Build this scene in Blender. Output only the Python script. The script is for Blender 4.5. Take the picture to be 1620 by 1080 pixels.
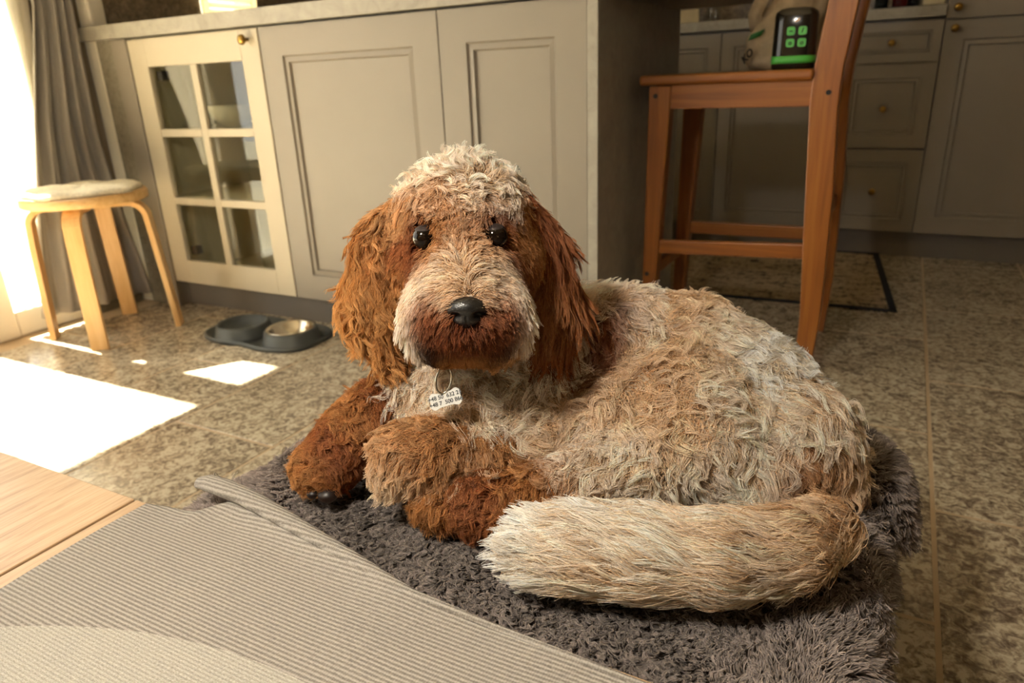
import bpy, bmesh, math, random
import numpy as np
from mathutils import Matrix, Vector

S = bpy.context.scene
COL = S.collection
rng = np.random.default_rng(7)
random.seed(7)
for o in list(bpy.data.objects):
    bpy.data.objects.remove(o, do_unlink=True)

# ------------------------------------------------------------------ camera
YAW, PITCH, ROLL = math.radians(-28.64), math.radians(20.23), math.radians(-2.416)
fw = Vector((math.sin(YAW)*math.cos(PITCH), math.cos(YAW)*math.cos(PITCH), -math.sin(PITCH)))
rt = Vector((math.cos(YAW), -math.sin(YAW), 0)); up = rt.cross(fw)
r2 = rt*math.cos(ROLL) + up*math.sin(ROLL); u2 = -rt*math.sin(ROLL) + up*math.cos(ROLL)
cd = bpy.data.cameras.new('camera'); cam = bpy.data.objects.new('camera', cd); COL.objects.link(cam)
M = Matrix.Identity(4)
for i in range(3):
    M[i][0], M[i][1], M[i][2] = r2[i], u2[i], -fw[i]
M.translation = (0, 0, 0.72)
cam.matrix_world = M
cd.sensor_width = 36.0; cd.lens = 1124.0/1620*36; cd.clip_start = 0.02
cd.dof.use_dof = True; cd.dof.focus_distance = 0.66; cd.dof.aperture_fstop = 7.1
S.camera = cam

# ------------------------------------------------------------------ world, sun, lights, exposure
w = bpy.data.worlds.new('sky'); S.world = w; w.use_nodes = True
bg = w.node_tree.nodes['Background']
bg.inputs[0].default_value = (1.0, 0.95, 0.88, 1); bg.inputs[1].default_value = 4.0
sd = bpy.data.lights.new('sun', 'SUN'); sun = bpy.data.objects.new('sun', sd); COL.objects.link(sun)
sd.energy = 95.0; sd.angle = math.radians(0.6); sd.color = (1.0, 0.92, 0.78)
sun.rotation_euler = Vector((1, 0, -1.89)).to_track_quat('-Z', 'Y').to_euler()
def portal(name, loc, rot, sx, sy):
    l = bpy.data.lights.new(name, 'AREA'); l.shape = 'RECTANGLE'; l.size = sx; l.size_y = sy
    l.cycles.is_portal = True
    o = bpy.data.objects.new(name, l); COL.objects.link(o); o.location = loc; o.rotation_euler = rot
portal('glazing_portal', (-2.56, -0.05, 1.04), (0, math.radians(-90), 0), 2.1, 2.9)
# added flash-like fill light, out of view, to light the dog from the front
cl = bpy.data.lights.new('added_fill_light', 'POINT'); cl.shadow_soft_size = 0.06; cl.energy = 36.0; cl.color = (1.0, 0.94, 0.84)
clo = bpy.data.objects.new('added_fill_light', cl); COL.objects.link(clo); clo.location = (-0.45, -0.10, 1.22)
vs = S.view_settings; vs.view_transform = 'Standard'; vs.look = 'None'; vs.gamma = 1.0; vs.use_curve_mapping = False
vs.exposure = 0.1
S.cycles.adaptive_threshold = 0.02; S.cycles.max_bounces = 6; S.cycles.diffuse_bounces = 3; S.cycles.glossy_bounces = 4; S.cycles.transparent_max_bounces = 12
S.cycles.sample_clamp_indirect = 6.0

# ------------------------------------------------------------------ helpers
def lin(h):
    h = h.lstrip('#'); c = [int(h[i:i+2], 16)/255 for i in (0, 2, 4)]
    return tuple(x/12.92 if x <= 0.04045 else ((x+0.055)/1.055)**2.4 for x in c)
def newmat(name):
    m = bpy.data.materials.new(name); m.use_nodes = True
    nt = m.node_tree; return m, nt, nt.nodes['Principled BSDF']
def N(nt, t, **kw):
    n = nt.nodes.new(t)
    for k, v in kw.items():
        if k in n.inputs: n.inputs[k].default_value = v
        else: setattr(n, k, v)
    return n
def coords(nt, space='Object', scale=(1, 1, 1), rot=(0, 0, 0)):
    if space == 'World':
        g = N(nt, 'ShaderNodeNewGeometry'); out = g.outputs['Position']
    else:
        t = N(nt, 'ShaderNodeTexCoord'); out = t.outputs[space]
    mp = N(nt, 'ShaderNodeMapping'); nt.links.new(out, mp.inputs[0])
    mp.inputs['Scale'].default_value = scale; mp.inputs['Rotation'].default_value = rot
    return mp.outputs[0]
def ramp(nt, fac, stops):
    r = N(nt, 'ShaderNodeValToRGB'); nt.links.new(fac, r.inputs[0])
    e = r.color_ramp.elements
    while len(e) < len(stops): e.new(0.5)
    for k, (p, c) in enumerate(stops):
        e[k].position = p; e[k].color = (*c, 1)
    return r.outputs[0]
def bump(nt, b, h, strength=0.3, dist=0.002):
    n = N(nt, 'ShaderNodeBump'); n.inputs['Strength'].default_value = strength; n.inputs['Distance'].default_value = dist
    nt.links.new(h, n.inputs['Height']); nt.links.new(n.outputs[0], b.inputs['Normal'])
def noise(nt, vec, scale, detail=4, rough=0.55, dist=0.0):
    n = N(nt, 'ShaderNodeTexNoise'); nt.links.new(vec, n.inputs['Vector'])
    n.inputs['Scale'].default_value = scale; n.inputs['Detail'].default_value = detail
    n.inputs['Roughness'].default_value = rough; n.inputs['Distortion'].default_value = dist
    return n.outputs['Fac']
def M_plain(name, hexc, rough=0.5, var=0.08, scale=20, metal=0.0, bmp=0.0, spec=0.5):
    m, nt, b = newmat(name); c = lin(hexc)
    f = noise(nt, coords(nt, 'World'), scale)
    col = ramp(nt, f, [(0.3, tuple(x*(1-var) for x in c)), (0.7, tuple(min(1, x*(1+var)) for x in c))])
    nt.links.new(col, b.inputs['Base Color'])
    b.inputs['Roughness'].default_value = rough; b.inputs['Metallic'].default_value = metal
    b.inputs['Specular IOR Level'].default_value = spec
    if bmp: bump(nt, b, noise(nt, coords(nt, 'World'), scale*8), bmp)
    return m
def M_wood(name, c0, c1, c2, axis='x', rough=0.4, scale=1.0):
    m, nt, b = newmat(name)
    s = {'x': (1.2, 22, 22), 'y': (22, 1.2, 22), 'z': (22, 22, 1.2)}[axis]
    v = coords(nt, 'World', tuple(q*scale for q in s))
    f = noise(nt, v, 3.0, 6, 0.62, 0.6)
    col = ramp(nt, f, [(0.28, lin(c0)), (0.5, lin(c1)), (0.74, lin(c2))])
    nt.links.new(col, b.inputs['Base Color']); b.inputs['Roughness'].default_value = rough
    bump(nt, b, f, 0.12, 0.0006)
    return m
def M_stone(name, stops, scale=60, rough=0.35, space='World'):
    m, nt, b = newmat(name)
    v = coords(nt, space)
    f = noise(nt, v, scale, 5, 0.65, 0.8)
    g = noise(nt, v, scale*0.06, 3)
    mx = N(nt, 'ShaderNodeMath', operation='MULTIPLY_ADD'); nt.links.new(g, mx.inputs[0]); mx.inputs[1].default_value = 0.35
    nt.links.new(f, mx.inputs[2])
    col = ramp(nt, mx.outputs[0], stops)
    nt.links.new(col, b.inputs['Base Color']); b.inputs['Roughness'].default_value = rough
    bump(nt, b, f, 0.08, 0.0008)
    return m

def finish(o, mat, parent=None, smooth=False):
    if mat is not None: o.data.materials.append(mat)
    COL.objects.link(o)
    if smooth:
        for p in o.data.polygons: p.use_smooth = True
    if parent is not None:
        o.parent = parent
        o.matrix_parent_inverse = wm(parent).inverted()
    return o
def wm(o):
    m = o.matrix_parent_inverse @ o.matrix_basis if o.parent else o.matrix_basis.copy()
    return (wm(o.parent) @ m) if o.parent else m
def tag(o, label=None, cat=None, group=None, kind=None):
    if label: o['label'] = label
    if cat: o['category'] = cat
    if group: o['group'] = group
    if kind: o['kind'] = kind
    return o
def thing(name, label, cat, loc, group=None, rz=0.0):
    o = bpy.data.objects.new(name, None); COL.objects.link(o)
    o.location = loc; o.rotation_euler = (0, 0, rz); o.empty_display_size = 0.05
    o.matrix_basis = Matrix.Translation(loc) @ Matrix.Rotation(rz, 4, 'Z')
    return tag(o, label, cat, group)
def mesh(name, v, f, mat, parent=None, smooth=False):
    me = bpy.data.meshes.new(name); me.from_pydata([tuple(map(float, q)) for q in v], [], [tuple(map(int, q)) for q in f]); me.update()
    return finish(bpy.data.objects.new(name, me), mat, parent, smooth)
def frombm(name, bm, mat, parent=None, smooth=False):
    me = bpy.data.meshes.new(name); bmesh.ops.recalc_face_normals(bm, faces=bm.faces); bm.to_mesh(me); bm.free()
    return finish(bpy.data.objects.new(name, me), mat, parent, smooth)
def hexa(name, c, mat, parent=None, bev=0.0, seg=2):
    """eight corners: four of the bottom (ccw), four of the top"""
    bm = bmesh.new(); vs_ = [bm.verts.new(q) for q in c]
    for f in ((3, 2, 1, 0), (4, 5, 6, 7), (0, 1, 5, 4), (1, 2, 6, 5), (2, 3, 7, 6), (3, 0, 4, 7)):
        bm.faces.new([vs_[i] for i in f])
    if bev: bmesh.ops.bevel(bm, geom=bm.edges[:], offset=bev, segments=seg, affect='EDGES', profile=0.5)
    return frombm(name, bm, mat, parent)
def box(name, x0, x1, y0, y1, z0, z1, mat, parent=None, bev=0.0, seg=2):
    return hexa(name, [(x0, y0, z0), (x1, y0, z0), (x1, y1, z0), (x0, y1, z0), (x0, y0, z1), (x1, y0, z1), (x1, y1, z1), (x0, y1, z1)], mat, parent, bev, seg)
def lathe(name, prof, c, mat, parent=None, n=40, axis='z', closed=False):
    """prof: (radius, height) list turned about an axis through c"""
    v, f = [], []
    for (r, h) in prof:
        for k in range(n):
            a = 2*math.pi*k/n; x, y = r*math.cos(a), r*math.sin(a)
            q = {'z': (x, y, h), 'y': (x, h, y), 'x': (h, x, y)}[axis]
            v.append((c[0]+q[0], c[1]+q[1], c[2]+q[2]))
    m = len(prof)
    for i in range(m-1):
        for k in range(n):
            f.append((i*n+k, i*n+(k+1) % n, (i+1)*n+(k+1) % n, (i+1)*n+k))
    if not closed:
        f.append(tuple(range(n-1, -1, -1))); f.append(tuple((m-1)*n+k for k in range(n)))
    else:
        for k in range(n): f.append(((m-1)*n+k, (m-1)*n+(k+1) % n, (k+1) % n, k))
    o = mesh(name, v, f, None, parent, True)
    bm = bmesh.new(); bm.from_mesh(o.data); bmesh.ops.recalc_face_normals(bm, faces=bm.faces); bm.to_mesh(o.data); bm.free()
    o.data.materials.append(mat)
    return o
def sweep(name, path, sec, mat, parent=None, smooth=True, upv=(0, 0, 1), close=False, scales=None):
    """sweep a closed 2-D section (a across, b along 'up') down a path"""
    P = [Vector(p) for p in path]; n = len(P); m = len(sec); v, f = [], []
    for i, p in enumerate(P):
        t = (P[(i+1) % n]-P[i-1]) if close else (P[min(i+1, n-1)]-P[max(i-1, 0)])
        t.normalize(); a = t.cross(Vector(upv))
        if a.length < 1e-4: a = Vector((1, 0, 0))
        a.normalize(); b = a.cross(t); s = scales[i] if scales else 1.0
        for (q, r) in sec: v.append(p + a*q*s + b*r*s)
    rngi = range(n) if close else range(n-1)
    for i in rngi:
        j = (i+1) % n
        for k in range(m): f.append((i*m+k, i*m+(k+1) % m, j*m+(k+1) % m, j*m+k))
    if not close:
        f.append(tuple(range(m-1, -1, -1))); f.append(tuple((n-1)*m+k for k in range(m)))
    o = mesh(name, v, f, None, parent, smooth)
    bm = bmesh.new(); bm.from_mesh(o.data); bmesh.ops.recalc_face_normals(bm, faces=bm.faces); bm.to_mesh(o.data); bm.free()
    o.data.materials.append(mat)
    return o
def circ(r, n=10): return [(r*math.cos(2*math.pi*k/n), r*math.sin(2*math.pi*k/n)) for k in range(n)]
def prism(name, poly, y0, y1, mat, parent=None, bev=0.0):
    """polygon in x-z, pushed from y0 to y1"""
    bm = bmesh.new(); a = [bm.verts.new((x, y0, z)) for x, z in poly]; b = [bm.verts.new((x, y1, z)) for x, z in poly]
    n = len(poly); bm.faces.new(a[::-1]); bm.faces.new(b)
    for i in range(n): bm.faces.new((a[i], a[(i+1) % n], b[(i+1) % n], b[i]))
    bmesh.ops.recalc_face_normals(bm, faces=bm.faces)
    if bev: bmesh.ops.bevel(bm, geom=bm.edges[:], offset=bev, segments=2, affect='EDGES', profile=0.5)
    return frombm(name, bm, mat, parent)
def panel(name, x0, x1, z0, z1, yf, thick, steps, mat, parent=None):
    """front with stepped moulding: steps are (inset, depth); faces -y at yf"""
    v, f = [], []
    for (i, d) in steps:
        v += [(x0+i, yf+d, z0+i), (x1-i, yf+d, z0+i), (x1-i, yf+d, z1-i), (x0+i, yf+d, z1-i)]
    n = len(steps)
    for k in range(n-1):
        for e in range(4): f.append((4*k+e, 4*k+(e+1) % 4, 4*k+4+(e+1) % 4, 4*k+4+e))
    f.append((4*n-4, 4*n-3, 4*n-2, 4*n-1))
    b = len(v); v += [(x0, yf+thick, z0), (x1, yf+thick, z0), (x1, yf+thick, z1), (x0, yf+thick, z1)]
    for e in range(4): f.append((b+e, b+(e+1) % 4, (e+1) % 4, e))
    f.append((b+3, b+2, b+1, b))
    return mesh(name, v, f, mat, parent)
def text(name, s, size, mat, matrix, parent=None, ext=0.0002, bold=0.0):
    c = bpy.data.curves.new(name, 'FONT'); c.body = s; c.size = size; c.extrude = ext; c.align_x = 'CENTER'; c.align_y = 'CENTER'; c.offset = bold
    o = bpy.data.objects.new(name, c); COL.objects.link(o)
    dg = bpy.context.evaluated_depsgraph_get(); me = bpy.data.meshes.new_from_object(o.evaluated_get(dg))
    bpy.data.objects.remove(o, do_unlink=True)
    me.transform(matrix); o = bpy.data.objects.new(name, me)
    return finish(o, mat, parent)

# ------------------------------------------------------------------ materials
m_paint = M_plain('cabinet paint', '#887F72', 0.45, 0.03, 6)
m_cream = M_plain('cream door paint', '#BFB49C', 0.45, 0.03, 6)
m_plinth = M_plain('plinth grey', '#6F685E', 0.5, 0.05, 6)
m_white = M_plain('white frame paint', '#E9E2D2', 0.4, 0.02, 6)
m_wall = M_plain('wall plaster', '#918370', 0.8, 0.03, 4)
m_ceil = M_plain('ceiling paint', '#C9C0B0', 0.9, 0.02, 4)
m_worktop = M_stone('pale concrete laminate', [(0.35, lin('#7F7A6F')), (0.62, lin('#979184')), (0.95, lin('#A7A294'))], 22, 0.45)
m_side = M_stone('grey concrete side', [(0.35, lin('#58524A')), (0.62, lin('#6A645A')), (0.95, lin('#7D776B'))], 18, 0.5)
m_granite = M_stone('brown granite', [(0.38, lin('#4A3F33')), (0.58, lin('#6E604F')), (0.78, lin('#8E806C')), (0.98, lin('#A6987F'))], 45, 0.3)
m_greystone = M_stone('grey stone panel', [(0.38, lin('#625C50')), (0.6, lin('#7E7768')), (0.95, lin('#969080'))], 55, 0.4)
m_grout = M_plain('grout', '#B09A7C', 0.8, 0.06, 30)
m_brass = M_plain('brass', '#9A7A3E', 0.3, 0.05, 30, 1.0)
m_steel = M_plain('steel', '#C9C2B4', 0.18, 0.03, 30, 1.0)
m_dark = M_plain('dark hardware', '#15120F', 0.5, 0.1, 30)
m_chair = M_wood('stained pine', '#6C3B14', '#89511E', '#9F662B', 'z', 0.38, 0.6)
m_chairx = M_wood('stained pine lengthwise', '#6C3B14', '#89511E', '#9F662B', 'x', 0.38, 0.6)
m_birch = M_wood('birch', '#C79A5E', '#D6AC70', '#E2BE86', 'z', 0.4, 0.8)
m_oak = M_wood('oak veneer', '#9C7A58', '#BC9B77', '#CDB08E', 'y', 0.35, 2.6)
m_seam = M_plain('seam dark wood', '#6B4522', 0.6, 0.1, 40)
m_silicone = M_plain('grey silicone', '#3F423F', 0.55, 0.05, 30)
m_interior = M_plain('cabinet interior', '#CCC4A4', 0.6, 0.04, 6)
m_ivory = M_plain('blind ivory', '#EADFBF', 0.6, 0.02, 6)

def M_glass(name, tint=(1, 1, 1), gl=0.05, rough=0.0):
    m, nt, b = newmat(name); nt.nodes.remove(b)
    t = N(nt, 'ShaderNodeBsdfTransparent'); t.inputs[0].default_value = (*tint, 1)
    g = N(nt, 'ShaderNodeBsdfGlossy'); g.inputs['Roughness'].default_value = rough
    lw = N(nt, 'ShaderNodeLayerWeight'); lw.inputs[0].default_value = 0.5
    pw = N(nt, 'ShaderNodeMath', operation='POWER'); nt.links.new(lw.outputs['Facing'], pw.inputs[0]); pw.inputs[1].default_value = 4.0
    fr = N(nt, 'ShaderNodeMath', operation='MULTIPLY_ADD'); nt.links.new(pw.outputs[0], fr.inputs[0]); fr.inputs[1].default_value = 0.75; fr.inputs[2].default_value = gl
    mx = N(nt, 'ShaderNodeMixShader'); nt.links.new(fr.outputs[0], mx.inputs[0]); nt.links.new(t.outputs[0], mx.inputs[1]); nt.links.new(g.outputs[0], mx.inputs[2])
    nt.links.new(mx.outputs[0], nt.nodes['Material Output'].inputs[0])
    return m
m_glass = M_glass('clear glass', (0.96, 0.97, 0.95))

def M_tile():
    m, nt, b = newmat('granite floor tile')
    g = N(nt, 'ShaderNodeNewGeometry'); oi = N(nt, 'ShaderNodeObjectInfo')
    mul = N(nt, 'ShaderNodeVectorMath', operation='MULTIPLY_ADD')
    cmb = N(nt, 'ShaderNodeCombineXYZ')
    for k in range(3): nt.links.new(oi.outputs['Random'], cmb.inputs[k])
    nt.links.new(cmb.outputs[0], mul.inputs[0]); mul.inputs[1].default_value = (17, 31, 7); nt.links.new(g.outputs['Position'], mul.inputs[2])
    v = mul.outputs[0]
    f = noise(nt, v, 48, 3, 0.6, 1.2); h = noise(nt, v, 130, 3, 0.6, 0.5); l = noise(nt, v, 5, 2)
    a = N(nt, 'ShaderNodeMath', operation='MULTIPLY_ADD'); nt.links.new(h, a.inputs[0]); a.inputs[1].default_value = 0.5; nt.links.new(f, a.inputs[2])
    a2 = N(nt, 'ShaderNodeMath', operation='MULTIPLY_ADD'); nt.links.new(l, a2.inputs[0]); a2.inputs[1].default_value = 0.22; nt.links.new(a.outputs[0], a2.inputs[2])
    a3 = N(nt, 'ShaderNodeMath', operation='MULTIPLY_ADD'); nt.links.new(oi.outputs['Random'], a3.inputs[0]); a3.inputs[1].default_value = 0.05; nt.links.new(a2.outputs[0], a3.inputs[2])
    col = ramp(nt, a3.outputs[0], [(0.62, lin('#56493A')), (0.78, lin('#7F7160')), (0.88, lin('#A0937D')), (1.0, lin('#C2B69E'))])
    nt.links.new(col, b.inputs['Base Color']); b.inputs['Roughness'].default_value = 0.22
    b.inputs['Specular IOR Level'].default_value = 0.45
    return m
m_tile = M_tile()

def M_cloth(name, hexc, trans=0.0, transp=0.0, wv=900):
    m, nt, b = newmat(name); c = lin(hexc)
    f = noise(nt, coords(nt, 'World', (1, 1, 1)), wv, 2)
    col = ramp(nt, f, [(0.3, tuple(x*0.85 for x in c)), (0.7, tuple(min(1, x*1.12) for x in c))])
    nt.links.new(col, b.inputs['Base Color']); b.inputs['Roughness'].default_value = 0.85; b.inputs['Specular IOR Level'].default_value = 0.15
    out = nt.nodes['Material Output']; sh = b.outputs[0]
    if trans:
        t = N(nt, 'ShaderNodeBsdfTranslucent'); nt.links.new(col, t.inputs[0])
        mx = N(nt, 'ShaderNodeMixShader'); mx.inputs[0].default_value = trans
        nt.links.new(sh, mx.inputs[1]); nt.links.new(t.outputs[0], mx.inputs[2]); sh = mx.outputs[0]
    if transp:
        t = N(nt, 'ShaderNodeBsdfTransparent'); mx = N(nt, 'ShaderNodeMixShader'); mx.inputs[0].default_value = transp
        nt.links.new(sh, mx.inputs[1]); nt.links.new(t.outputs[0], mx.inputs[2]); sh = mx.outputs[0]
    nt.links.new(sh, out.inputs[0]); return m

# ================================================================== THE ROOM
XL, XR, YB, YF, ZC = -2.455, 2.3, -2.5, 3.72, 2.6
ST = dict(kind='structure')
floor = box('floor', XL-0.1, XR, YB, YF, -0.06, -0.0012, m_grout); tag(floor, 'speckled brown granite tile floor with pale grout', 'floor', **ST)
# tiles in half bond, 0.31 x 0.605 m
tw, tl_, g2 = 0.31, 0.602, 0.0035
tcache = {}
def tile(x0, x1, y0, y1):
    key = (round(x1-x0, 3), round(y1-y0, 3))
    if key not in tcache:
        bm = bmesh.new(); a, b = (x1-x0)/2, (y1-y0)/2; e = 0.0015
        lo = [bm.verts.new((sx*a, sy*b, -0.01)) for sx, sy in ((-1, -1), (1, -1), (1, 1), (-1, 1))]
        mi = [bm.verts.new((sx*a, sy*b, -e)) for sx, sy in ((-1, -1), (1, -1), (1, 1), (-1, 1))]
        hi = [bm.verts.new((sx*(a-e), sy*(b-e), 0)) for sx, sy in ((-1, -1), (1, -1), (1, 1), (-1, 1))]
        bm.faces.new(hi)
        for A, B in ((lo, mi), (mi, hi)):
            for i in range(4): bm.faces.new((A[i], A[(i+1) % 4], B[(i+1) % 4], B[i]))
        me = bpy.data.meshes.new('tile'); bm.to_mesh(me); bm.free(); me.materials.append(m_tile); tcache[key] = me
    o = bpy.data.objects.new('tile', tcache[key]); COL.objects.link(o); o.location = ((x0+x1)/2, (y0+y1)/2, 0); o.parent = floor
for i in range(-8, 9):
    xa, xb = 0.127+i*tw, 0.127+(i+1)*tw
    xa, xb = max(xa, XL), min(xb, XR)
    if xb-xa < 0.02: continue
    off = 0.945 + (0 if i % 2 else tl_/2)
    for j in range(-6, 6):
        ya, yb = off+j*tl_, off+(j+1)*tl_
        ya, yb = max(ya, -0.9), min(yb, YF)
        if yb-ya > 0.02: tile(xa+g2, xb-g2, ya+g2, yb-g2)

HEAD = 2.085
wl = box('wall_left', XL-0.1, XL, 1.40, 2.10, -0.05, ZC, m_wall); tag(wl, 'left wall beside the glazed doors', 'wall', **ST)
box('lintel', XL-0.1, XL, YB, 1.40, HEAD, ZC, m_wall, wl)
box('pier', XL-0.1, XL, 2.37, YF, -0.05, ZC, m_wall, wl)
box('window_breast', XL-0.1, XL, 2.10, 2.37, 0, 0.95, m_wall, wl)
box('window_head', XL-0.1, XL, 2.10, 2.37, 1.62, ZC, m_wall, wl)
box('pier', XL-0.1, XL, YB, -1.5, 0, HEAD, m_wall, wl)
wb = box('wall_back', XL, XR, YF, YF+0.1, -0.05, ZC, m_granite); tag(wb, 'stone-clad back wall behind the far worktop', 'wall', **ST)
wr = box('wall_right', XR, XR+0.1, YB, YF, -0.05, ZC, m_wall); tag(wr, 'plain wall right of the kitchen', 'wall', **ST)
wf = box('wall_front', XL, XR, YB-0.1, YB, -0.05, ZC, m_wall); tag(wf, 'plain wall behind the viewer', 'wall', **ST)
ce = box('ceiling', XL-0.1, XR, YB, YF, ZC, ZC+0.08, m_ceil); tag(ce, 'white ceiling', 'ceiling', **ST)

# glazed doors of the left wall
wn = box('window_1', XL-0.07, XL+0.015, 1.022, 1.162, 0.0, HEAD, m_white, None, 0.006); tag(wn, 'white framed glazed door by the curtain', 'window', **ST)
box('frame_rail', XL-0.07, XL+0.012, 1.162, 1.385, 0.0, 0.085, m_white, wn, 0.006)
box('frame_rail', XL-0.09, XL+0.04, -1.5, 1.022, 0.0, 0.03, m_white, wn, 0.005)
box('frame_jamb', XL-0.07, XL+0.012, 1.375, 1.42, 0.0, HEAD, m_white, wn, 0.005)
box('frame_jamb', XL-0.07, XL+0.012, -0.55, -0.45, 0.03, HEAD, m_white, wn, 0.005)
box('frame_jamb', XL-0.07, XL+0.012, -1.5, -1.43, 0.03, HEAD, m_white, wn, 0.005)
box('pane', XL-0.035, XL-0.03, 1.162, 1.375, 0.085, HEAD, m_glass, wn)
box('pane', XL-0.035, XL-0.03, -0.45, 1.022, 0.03, HEAD, m_glass, wn)
box('pane', XL-0.035, XL-0.03, -1.43, -0.55, 0.03, HEAD, m_glass, wn)
bb = box('baseboard_left', XL, XL+0.02, 1.42, 1.60, 0, 0.09, m_greystone, None, 0.003); tag(bb, 'grey stone skirting under the curtain', 'skirting', **ST)
tr = box('trim_1', -2.449, -2.385, 1.603, 1.66, 0.0, 2.3, m_white, None, 0.008); tag(tr, 'pale vertical corner trim between curtain and cabinet', 'trim', **ST)
tr = box('trim_2', -2.385, -2.305, 1.603, 1.66, 0.0, 0.935, m_greystone); tag(tr, 'grey stone strip between trim and cabinet', 'trim', **ST)
tr = box('trim_3', -2.305, -2.232, 1.598, 1.66, 0.0, 0.89, m_paint, None, 0.003); tag(tr, 'painted filler strip left of the glass cabinet', 'trim', **ST)
gc = box('trim_4', XL, XL+0.012, 1.66, 2.10, 0.9, 2.3, m_granite)
box('cladding_panel', XL, XL+0.012, 2.37, YF, 0.9, 2.3, m_granite, gc)
box('cladding_panel', XL, XL+0.012, 2.10, 2.37, 1.62, 2.3, m_granite, gc); tag(gc, 'dark brown granite cladding above the counter', 'cladding', **ST)
# outdoor terrace seen through the glass
tg = box('terrace', -9, XL-0.1, -6, 8, -0.12, -0.03, M_plain('terrace stone', '#D8CFB8', 0.8, 0.1, 3)); tag(tg, 'sunlit pale terrace outside the glazed doors', 'terrace', **ST)

w2 = box('window_2', XL-0.06, XL-0.055, 2.10, 2.37, 0.95, 1.62, m_glass); tag(w2, 'small window behind the ivory blind', 'window', **ST)
# slatted blind beyond the granite
m_ivory = M_cloth('ivory slat', '#EFE6CC', 0.55)
bl = thing('window_blind', 'ivory slatted blind standing behind the counter, against the granite', 'blind', (XL+0.03, 2.23, 0.95))
box('blind_frame', XL+0.012, XL+0.032, 2.10, 2.125, 0.95, 1.62, m_ivory, bl, 0.003)
box('blind_frame', XL+0.012, XL+0.032, 2.345, 2.37, 0.95, 1.62, m_ivory, bl, 0.003)
for k in range(27):
    hexa('slat', [(XL+0.014, 2.125, 0.952+k*0.0247), (XL+0.034, 2.125, 0.958+k*0.0247), (XL+0.034, 2.345, 0.958+k*0.0247), (XL+0.014, 2.345, 0.952+k*0.0247),
                  (XL+0.014, 2.125, 0.972+k*0.0247), (XL+0.018, 2.125, 0.974+k*0.0247), (XL+0.018, 2.345, 0.974+k*0.0247), (XL+0.014, 2.345, 0.972+k*0.0247)], m_ivory, bl)

# ================================================================== CURTAINS
def cloth_sheet(name, ledge, redge, z0, z1, folds, amp, mat, nz=60, ns=90, thick=0.002, parent=None):
    v, f = [], []
    for i in range(nz+1):
        z = z0+(z1-z0)*i/nz; L_, R_ = Vector(ledge(z)), Vector(redge(z)); d = R_-L_; nrm = Vector((d.y, -d.x)).normalized()
        for j in range(ns+1):
            s = j/ns; a = amp*(0.75+0.25*math.sin(3*z+2*s))
            q = L_+d*s+nrm*(a*math.sin(2*math.pi*folds*s+0.9*math.sin(2.1*z)+0.6*math.sin(9*s))+0.35*a*math.sin(2*math.pi*folds*2.3*s+1.7*z))
            v.append((max(q.x, XL+0.006), q.y, z))
    for i in range(nz):
        for j in range(ns):
            a = i*(ns+1)+j; f.append((a, a+1, a+ns+2, a+ns+1))
    o = mesh(name, v, f, mat, parent, True)
    md = o.modifiers.new('thickness', 'SOLIDIFY'); md.thickness = thick; md.offset = 0
    return o
def lerp_tab(tab):
    zs = [t[0] for t in tab]
    return lambda z: tuple(float(np.interp(z, zs, [t[k] for t in tab])) for k in (1, 2))
m_curt = M_cloth('grey curtain', '#B5AFA6', 0.3)
m_sheer = M_cloth('sheer voile', '#F1EBDD', 0.5, 0.12)
cu = cloth_sheet('curtain', lerp_tab([(0.05, -2.40, 1.215), (0.3, -2.40, 1.26), (0.64, -2.40, 1.335), (1.0, -2.40, 1.43), (1.6, -2.40, 1.40), (2.3, -2.40, 1.34)]),
                 lerp_tab([(0.05, -2.345, 1.575), (0.3, -2.375, 1.556), (0.6, -2.405, 1.548), (1.0, -2.41, 1.565), (2.3, -2.41, 1.585)]), 0.05, 2.3, 4.2, 0.020, m_curt)
tag(cu, 'heavy grey curtain gathered beside the glazed door', 'curtain')
sh = cloth_sheet('sheer_curtain', lerp_tab([(0.09, -2.425, 1.178), (1.06, -2.425, 1.178), (1.14, -2.425, 1.155), (1.43, -2.425, 1.155), (1.60, -2.425, 1.285), (2.2, -2.425, 1.30)]),
                 lerp_tab([(0.09, -2.43, 1.34), (1.0, -2.43, 1.44), (2.2, -2.43, 1.44)]), 0.09, 2.2, 5, 0.008, m_sheer)
tag(sh, 'bright white sheer curtain in the glazed door', 'curtain')

# ================================================================== ISLAND
ZD0, ZD1, YD = 0.094, 0.885, 1.60
MOULD = [(0, 0), (0.077, 0), (0.081, 0.006), (0.094, 0.004), (0.098, 0.0115), (0.12, 0.0115)]
pl = box('trim_5', -2.232, -0.652, 1.645, 1.665, 0.0, ZD0, m_plinth); tag(pl, 'dark plinth under the island cabinets', 'plinth', **ST)
def knob(parent, x, y, z, r=0.014, mat=m_brass):
    return lathe('knob', [(0.0055, 0.0), (0.0055, -0.012), (r*0.75, -0.014), (r, -0.019), (r*0.95, -0.025), (r*0.6, -0.029), (0.002, -0.030)], (x, y, z), mat, parent, 20, 'y')
def unit(name, label, x0, x1, z0, z1, yb, yfront, doors, cat='cabinet'):
    t = thing(name, label, cat, ((x0+x1)/2, yfront, z0))
    box('body', x0+0.001, x1-0.001, yfront+0.021, yb, z0, z1, m_paint, t)
    return t
c1 = unit('base_cabinet', 'wide grey panelled cabinet right of the glass-door cabinet', -1.648, -1.047, ZD0, 0.889, 2.2, YD, 1)
panel('door', -1.647, -1.0475, ZD0, ZD1, YD, 0.02, MOULD, m_paint, c1)
c2 = unit('base_cabinet', 'narrow grey panelled cabinet at the stone end of the island', -1.047, -0.651, ZD0, 0.889, 2.2, YD, 1)
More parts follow.
